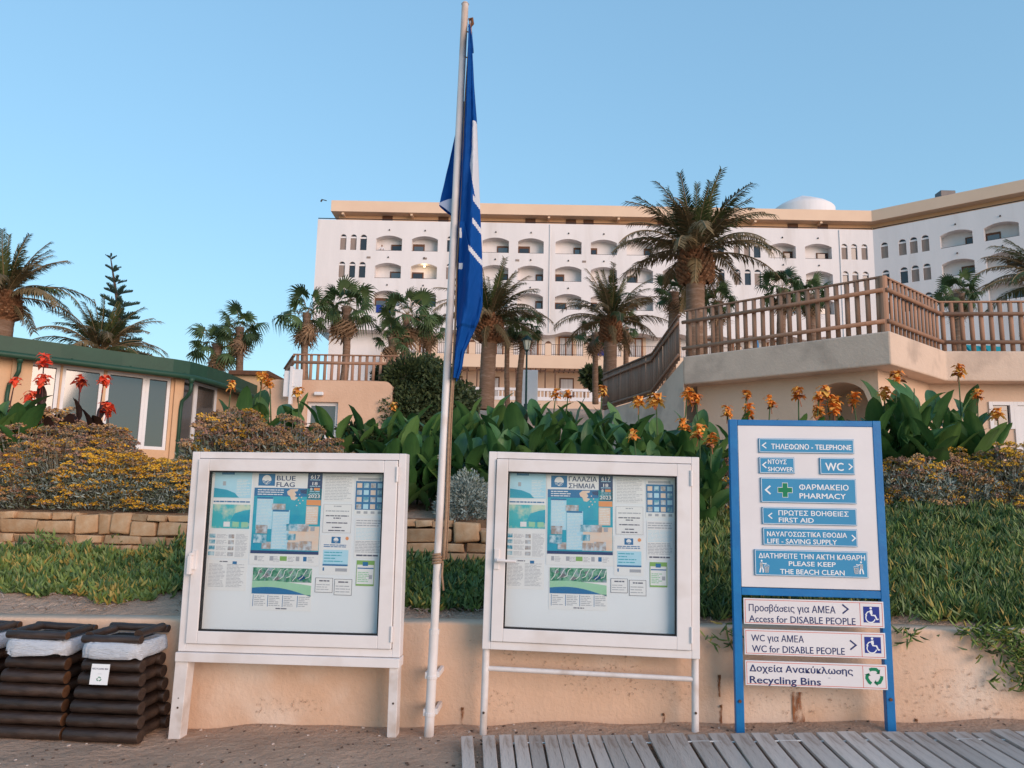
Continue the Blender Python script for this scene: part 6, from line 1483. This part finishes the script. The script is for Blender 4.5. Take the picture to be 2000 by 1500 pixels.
def shrub(label, px, Y, v, s, seed, grp, tz=1.0, dz=0.0):
    p = P(px,900,Y); t = thing('yellow_shrub', label, 'shrub', (p.x,Y,ground_z(p.x,Y)-.04+dz), seed*1.7, grp)
    for nm, me in zip(('stems','flower_heads','foliage'), SHR[v]):
        o = obj(nm, me, t, scale=(s,s,s*tz))
        if nm == 'flower_heads': o['kind'] = 'stuff'
    return t
lb = 'silver leaved shrub with yellow and faded flower heads in the bank above the stone wall'
left = [(-50,7.65,0,.9),(5,7.62,2,.9),(62,7.65,4,.9),(118,7.62,0,.92),(172,7.64,1,.9),(225,7.62,1,.92),(278,7.64,1,.9),(330,7.62,1,.85),(376,7.66,1,.85),
        (-30,8.2,2,1.0),(35,8.15,0,1.0),(95,8.2,2,1.1),(150,8.15,0,1.05),(205,8.2,0,1.0),(260,8.15,1,.95),(318,8.2,1,.85),(372,8.15,1,.9),(20,8.8,0,1.2),(110,8.8,0,1.2),(200,8.8,2,1.1)]
ORD = ('first','second','third','fourth','fifth','sixth','seventh','eighth','ninth','tenth','eleventh','twelfth','thirteenth','fourteenth','fifteenth','sixteenth')
for i,(px,bb,v,s) in enumerate(left):
    row = 'front' if bb < 7.9 else ('middle' if bb < 8.5 else 'rear'); k = sum(1 for q in left[:i] if (q[1] < 7.9, q[1] < 8.5) == (bb < 7.9, bb < 8.5))
    x = (px-1000)/1500*bb; shrub('yellow flowering shrub above the stone wall, %s from the left in the %s row' % (ORD[k],row),px,(bb-.075*x)/.997,v,s,i,'yellow shrubs above the stone wall', ((.95,1.0,1.0) if px < 215 else (.85,.78,.8))[('front','middle','rear').index(row)])
mid = [(425,8.3,0,1.0),(470,8.3,0,1.05),(520,8.1,2,1.0),(560,8.4,2,1.1),(600,8.2,2,1.0),(650,8.1,2,.85),(440,8.8,0,1.0),(690,7.9,2,.7)]
for i,(px,Y,v,s) in enumerate(mid): shrub('faded brown flowering shrub rising above the left notice board, %s of eight' % ORD[sorted(q[0] for q in mid).index(px)],px,Y,v,s,30+i,'faded shrubs above the left notice board',1.2)
rgt = [(1750,8.6,3,.9),(1790,8.55,3,.95),(1835,8.75,3,1.0),(1880,8.6,3,.9),(1925,8.8,3,1.0),(1975,8.6,1,.9),(2030,8.7,3,1.0),(1770,8.9,3,.9),(1860,9.0,1,.8)]
for i,(px,Y,v,s) in enumerate(rgt): shrub('silver grey shrub with yellow heads right of the blue sign, %s from the sign' % ORD[sorted(q[0] for q in rgt).index(px)],px,Y,v,s,50+i,'silver shrubs beside the blue sign',1.15)
for i,(px,Y,v,s) in enumerate(((1410,8.4,3,.9),(1385,8.3,3,.7))): shrub('silver grey shrub seen in the gap left of the blue sign, %s' % ('nearer the sign','nearer the notice board')[i],px,Y,v,s,65+i,'silver shrubs beside the blue sign',1.15)
# low silver cushion between the boards
def cushion():
    p = P(908,1000,7.55); t = thing('silver_cushion_plant', 'rounded silver grey cushion plant right of the flagpole, above the stone blocks', 'shrub', (p.x,7.55,ground_z(p.x,7.55)), 0)
    rs = np.random.RandomState(9); n = 5200; d = rs.normal(0,1,(n,3)); d[:,2] = np.abs(d[:,2]); d /= np.linalg.norm(d,axis=1)[:,None]
    bump = np.array([1+.16*noise.noise((v[0]*4,v[1]*4,v[2]*4)) for v in d])
    c = d*np.array([.30,.26,.46])*(bump*rs.uniform(.6,1.0,n))[:,None]
    leaf_cloud('foliage',[M_silver,M_silver,mat('pale_silver_leaf',(0.34,0.40,0.37),rough=.85)],c,d,.042,10,t,aspect=.30,jitter=.5)
    q = MB(); q.tube([(0,0,-.05),(0,0,.25)],[.03,.01],5); q.build('stem',M_stemg,t)
    q = MB(); q.tube([(-.2,0,.3),(-.24,-.02,.48),(-.20,-.02,.60)],[.004,.003,.002],4)
    for k in range(5): a = k*1.3; q.tube([(-.23,-.02,.5),(-.23+.05*math.cos(a),-.02+.03*math.sin(a),.58+.02*(k%2))],[.003,.002],3); q.tube([(-.23+.05*math.cos(a)-.012,-.02+.03*math.sin(a),.585+.02*(k%2)),(-.23+.05*math.cos(a)+.012,-.02+.03*math.sin(a),.59+.02*(k%2))],.009,5)
    q.build('flower_stalk',M_stemg,t)
cushion()

# small dark leafy shrub beside the hedge
bush('small glossy leaved shrub at the left end of the canna hedge',[lobe(690,858,9.1,26),lobe(715,870,8.9,24),lobe(735,862,8.9,20),lobe(675,840,9.2,14)],1500,.07,12,P(705,905,8.9),'leafy_shrub')

# ================================================================== fleshy ground cover
M_ice = [mat('ice_plant_green',(0.105,0.175,0.046),(0.078,0.135,0.038),3,.5,spec=.4,coords='Object'), mat('ice_plant_bright',(0.19,0.26,0.06),(0.15,0.21,0.052),3,.5,spec=.4), mat('ice_plant_yellow',(0.42,0.34,0.08),(0.36,0.25,0.07),3,.55), mat('ice_plant_dark',(0.045,0.085,0.028),rough=.5)]
M_dry = [mat('dry_ice_plant',(0.30,0.215,0.165),(0.22,0.15,0.115),8,.95), mat('dry_twig',(0.40,0.32,0.27),rough=.95)]
def ice_plant(name, label, area, clumps, seed, weights, hang=(), fine=1.0):
    """area(a,b) -> density 0..1 in the wall frame"""
    rs = np.random.RandomState(seed); V = []; Fc = []; Mi = []
    def leaf(p, d, L, w, mi):
        d = d/np.linalg.norm(d); s = np.cross(d,(0.3,0.2,1)); s /= np.linalg.norm(s)+1e-9; u = np.cross(s,d); o = len(V)
        m = p+d*L*.45+u*L*.02; tip = p+d*L+np.array((0,0,L*.16))
        for c,k in ((p,.6),(m,1.0)):
            for a in (0,2.094,4.189): V.append(tuple(c+(s*math.cos(a)+u*math.sin(a))*w*k))
        V.append(tuple(tip))
        for i in range(3):
            j = (i+1)%3; Fc.append((o+i,o+j,o+3+j,o+3+i)); Fc.append((o+3+i,o+3+j,o+6)); Mi.extend((mi,mi))
    made = 0; tries = 0
    amin,amax,bmin,bmax = area(None,None)
    while made < clumps and tries < clumps*6:
        tries += 1; a = rs.uniform(amin,amax); b = rs.uniform(bmin,bmax)
        if rs.rand() > area(a,b): continue
        made += 1; p = F(a,b); z = ground_z(p.x,p.y); base = np.array((p.x,p.y,z)); hgt = .02+.13*rs.rand()*max(.1,.65+.9*noise.noise((a*2.6,b*2.6,seed)))
        if seed == 31 and b > 6.8 and noise.noise((a*2.2,1.0,9.0)) > .12: hgt += .16*rs.rand()
        patch = noise.noise((a*1.3,b*1.3,seed+5.0)); wts = np.array(weights)*np.array([1,1+patch*1.2 if patch>0 else .6,1+patch*2 if patch>0.1 else .4,1-patch*.8 if patch<0.5 else .5]); wts = np.clip(wts,.01,None); wts /= wts.sum()
        mi = rs.choice(4,p=wts); lean = rs.normal(0,.25,3); lean[2] = 0
        for k in range(rs.randint(6,10)):
            az = rs.rand()*6.28; el = rs.uniform(.25,1.35); d = np.array((math.cos(az)*math.cos(el),math.sin(az)*math.cos(el),math.sin(el)))+lean
            leaf(base+np.array((rs.normal(0,.012),rs.normal(0,.012),hgt*rs.rand())), d, rs.uniform(.045,.085)*(2-fine), rs.uniform(.0085,.0135)*fine, mi if rs.rand()<.8 else rs.randint(0,4))
    for (a,b,z0,dz,n) in hang:
        for k in range(n):
            s = rs.rand(); p = F(a+rs.normal(0,.02)+.10*s*rs.normal(), b-.03*rs.rand()); base = np.array((p.x,p.y,z0-dz*s))
            az = rs.uniform(3.3,6.1); el = rs.uniform(-.9,.9); leaf(base,np.array((math.cos(az)*math.cos(el),math.sin(az)*math.cos(el)*.8,math.sin(el)-.2)),rs.uniform(.06,.10),rs.uniform(.006,.009),rs.choice(4,p=(.45,.3,.1,.15)))
    me = bpy.data.meshes.new(name); me.from_pydata(V,[],Fc)
    for m in M_ice: me.materials.append(m)
    me.polygons.foreach_set('material_index',Mi)
    o = obj(name, me); stuff(o); o['label'] = label; o['category'] = 'ground cover'; return o
def area_left(a,b):
    if a is None: return -6.4,-1.9,5.55,7.25
    edge = 6.0 + .26*noise.noise((a*2.0,2.0,0)) + .10*noise.noise((a*5.0,2.0,3)) - .26*math.exp(-((a+3.45)/.35)**2) - .12*math.exp(-((a+2.5)/.5)**2)
    if b < edge: return 0.0
    if b > 7.0+.1*noise.noise((a*2.3,7,0)): return .25 if noise.noise((a*3,4,1))>.1 else 0
    return .95 if noise.noise((a*1.9,b*2.6,14)) > -.32 else .15
ice_plant('ice_plant_mat','fleshy green and yellowish ground cover between the stone wall and low wall at left',area_left,3600,31,(.45,.35,.14,.06))
def area_mid(a,b):
    if a is None: return -2.0,.3,5.55,7.6
    edge = 5.72+.12*noise.noise((a*2.1,12.0,0))
    if b < edge or (b > 6.9 and a < -.2): return 0
    return .9
ice_plant('ice_plant_mat','dark green ground cover seen between the two notice boards behind the flagpole',area_mid,2400,32,(.58,.16,.03,.23))
def area_right(a,b):
    if a is None: return .2,4.6,5.42,8.7
    edge = 5.58+.10*noise.noise((a*1.9,22.0,0)) - .2*max(0,(a-2.6))
    if b < max(5.44,edge): return 0
    return .92 if b < 8.3+.3*noise.noise((a*1.4,3,3)) else .3
hang = []
for px,py,dz,n in ((1412,1212,.16,34),(1765,1212,.12,22),(1885,1215,.08,24),(1925,1222,.16,60),(1955,1225,.24,80),(1985,1230,.36,110),(2005,1230,.42,110),(1905,1225,.05,24)):
    a,z = PF(px,py,5.38); hang.append((a,5.375,ztop(a)+.03,dz,n))
ice_plant('ice_plant_mat','thick green ground cover on the bank right of the blue sign, trailing over the wall',area_right,8800,33,(.46,.24,.06,.24),hang,.68)
def litter():
    rs = np.random.RandomState(5); m = MB()
    for k in range(1500):
        side = rs.rand()
        a = rs.uniform(-5.2,-2.3) if side < .5 else (rs.uniform(-1.3,-.2) if side < .8 else rs.uniform(.6,3.8)); b = rs.uniform(5.6,6.25) if side < .8 else rs.uniform(5.55,5.9)
        if noise.noise((a*2.4,b*2.4,8)) < -.05: continue
        p = F(a,b); z = ground_z(p.x,p.y)+.012; az = rs.rand()*6.28; L = rs.uniform(.02,.07); d = Vector((math.cos(az),math.sin(az),rs.uniform(-.1,.5)))*L
        m.tube([(p.x,p.y,z),(p.x+d.x*.5,p.y+d.y*.5,z+d.z*.5+.008),(p.x+d.x,p.y+d.y,z+d.z)],[.003,.0035,.0012],3,rs.randint(0,2),caps=False)
    o = stuff(m.build('dry_litter', M_dry)); o['label'] = 'dry twigs and shrivelled leaves scattered on the sandy bank'; o['category'] = 'litter'
    m = MB()
    for k in range(520):
        a = rs.uniform(-3.4,3.6); b = rs.uniform(4.2,5.38)
        if a > -.3 and b < 5.05: continue
        p = F(a,b); z = ground_z(p.x,p.y); s = rs.uniform(.003,.010); az = rs.rand()*6.28; T = Matrix.Translation((p.x,p.y,z+s*.3)) @ Matrix.Rotation(az,4,'Z'); m.box(-s,s,-s*.6,s*.6,-s*.4,s*.4,0 if rs.rand()<.7 else 1,T)
    o = stuff(m.build('sand_debris', [mat('dark_grit',(0.12,0.08,0.06),rough=.9), mat('pale_shell',(0.6,0.5,0.44),rough=.8)])); o['label'] = 'small dark and pale bits lying on the beach sand'; o['category'] = 'litter'
litter()

# ================================================================== small things around the hotel and terrace
M_lampg = mat('green_lamp_metal', (0.008,0.035,0.035), rough=.45)
M_lampglass = mat('lamp_glass', (0.55,0.58,0.50), rough=.3)
def lamp_post():
    Y = 40; b = P(1027,800,Y); top = P(1029,655,Y); t = thing('lamp_post', 'dark green lantern lamp post before the hotel', 'lamp post', b, 0); h = top.z-b.z
    q = MB(); q.tube([(0,0,0),(0,0,.3),(0,0,.32),(0,0,h-.9)],[.11,.11,.06,.05],10); q.build('pole', M_lampg, t)
    q = MB(); q.tube([(0,0,h-.9),(0,0,h-.82),(0,0,h-.78)],[.05,.10,.12],8); q.tube([(0,0,h-.28),(0,0,h-.22),(0,0,h-.05),(0,0,h)],[.32,.30,.10,.03],8); 
    for k in range(6): a = k*math.pi/3; q.tube([(.12*math.cos(a),.12*math.sin(a),h-.8),(.24*math.cos(a),.24*math.sin(a),h-.27)],.012,4)
    q.build('lantern', M_lampg, t)
    q = MB(); q.tube([(0,0,h-.78),(0,0,h-.28)],[.11,.22],6); q.build('glass', M_lampglass, t)
lamp_post()
def banner():
    Y = 50; a, b = P(1015,722,Y), P(1050,780,Y); m = MB(); m.box(a.x,b.x,Y,Y+.5,b.z-.5,a.z); tag(m.build('white_cabinet', M_frame, bevel=.03), 'tall white cabinet standing behind the green lamp post', 'cabinet')
banner()
M_teal = mat('teal_lounger_cloth', (0.01,0.22,0.26), rough=.8); M_par = mat('blue_parasol_cloth', (0.08,0.22,0.40), (0.06,0.18,0.34), 5, .8)
def lounger(label, px, Y, m):
    p = P(px,690,Y); t = thing('sun_lounger', label, 'sun lounger', (p.x,Y,ZS1+.002), .3, 'loungers on the terrace')
    q = MB(); q.box(-.32,.32,-.9,.3,.30,.36); q.build('bed', m, t); q = MB(); q.add([(-.32,.3,.30),(.32,.3,.30),(.32,.75,.85),(-.32,.75,.85),(-.32,.3,.37),(.32,.3,.37),(.32,.70,.88),(-.32,.70,.88)],((0,3,2,1),(4,5,6,7),(0,1,5,4),(1,2,6,5),(2,3,7,6),(3,0,4,7))); q.build('backrest', m, t)
    for sx in (-.28,.28):
        for sy in (-.8,.25): q = MB(); q.box(sx-.02,sx+.02,sy-.02,sy+.02,0,.30); q.build('leg', M_frame, t)
for px,l in ((1640,'teal lounger behind the log fence, left one near its corner'),(1690,'teal lounger behind the log fence, right one near its corner'),(1955,'teal lounger seen between the slats near the right edge'),(1990,'teal lounger partly cut off at the right edge behind the fence')): lounger(l,px,18.5,M_teal)
def parasol():
    Y = 19.5; p = P(1478,690,Y); t = thing('folded_parasol','folded light blue parasol behind the log fence left of its middle','parasol',(p.x,Y,ZS1+.002),0)
    q = MB(); q.tube([(0,0,0),(0,0,1.1)],.02,8); q.build('pole',M_frame,t)
    q = MB(); q.tube([(0,0,.1),(0,0,.5),(0,0,.9),(0,0,1.05)],[.12,.10,.06,.02],9); q.build('canopy',M_par,t)
parasol()
# person leaning on the top floor balcony
M_skin = mat('skin',(0.30,0.17,0.12),rough=.6); M_shirt = mat('white_shirt',(0.72,0.68,0.70),rough=.8); M_hair = mat('dark_hair',(0.03,0.02,0.018),rough=.7); M_trous = mat('dark_trousers',(0.03,0.03,0.045),rough=.8)
def person():
    u = FM.u(745); fl = rowsz[2][0]-1.0; o = FM.pt(u,.55,fl); t = thing('person','person in a white shirt leaning on a top floor hotel balcony','person',o,0)
    J = [((0,0,.95),.15),((0,-.05,1.15),.155),((0,-.14,1.36),.17),((0,-.20,1.47),.075),((0,-.22,1.55),.06),((0,-.25,1.66),.098),((0,-.25,1.74),.08),
         ((.10,0,.88),.10),((.11,.02,.48),.07),((.12,.02,.08),.05),((.12,-.12,.03),.04),((-.10,0,.88),.10),((-.11,.02,.48),.07),((-.12,.02,.08),.05),((-.12,-.12,.03),.04),
         ((.20,-.16,1.40),.075),((.30,-.30,1.16),.05),((.12,-.44,1.09),.038),((.04,-.46,1.09),.035),((-.20,-.16,1.40),.075),((-.30,-.30,1.16),.05),((-.12,-.44,1.09),.038),((-.04,-.46,1.10),.035)]
    E = [(0,1),(1,2),(2,3),(3,4),(4,5),(5,6),(0,7),(7,8),(8,9),(9,10),(0,11),(11,12),(12,13),(13,14),(2,15),(15,16),(16,17),(17,18),(2,19),(19,20),(20,21),(21,22)]
    me = bpy.data.meshes.new('body'); me.from_pydata([j[0] for j in J],E,[]); b = obj('body', me, t)
    b.modifiers.new('skin','SKIN'); sv = me.skin_vertices[0].data
    for i,j in enumerate(J): sv[i].radius = (j[1],j[1]*.85)
    sv[0].use_root = True; sd = b.modifiers.new('sub','SUBSURF'); sd.levels = 1; sd.render_levels = 1
    dg = bpy.context.evaluated_depsgraph_get(); m2 = bpy.data.meshes.new_from_object(b.evaluated_get(dg)); b.modifiers.clear(); b.data = m2
    m2.materials.clear()
    for m in (M_skin,M_shirt,M_hair,M_trous): m2.materials.append(m)
    for p in m2.polygons:
        c = p.center; p.use_smooth = True
        p.material_index = 3 if c.z < .98 else (2 if (c.z > 1.69 or (c.z > 1.62 and c.y > -.22)) else (0 if c.z > 1.49 or (c.z < 1.14 and c.y < -.36) else 1))
person()
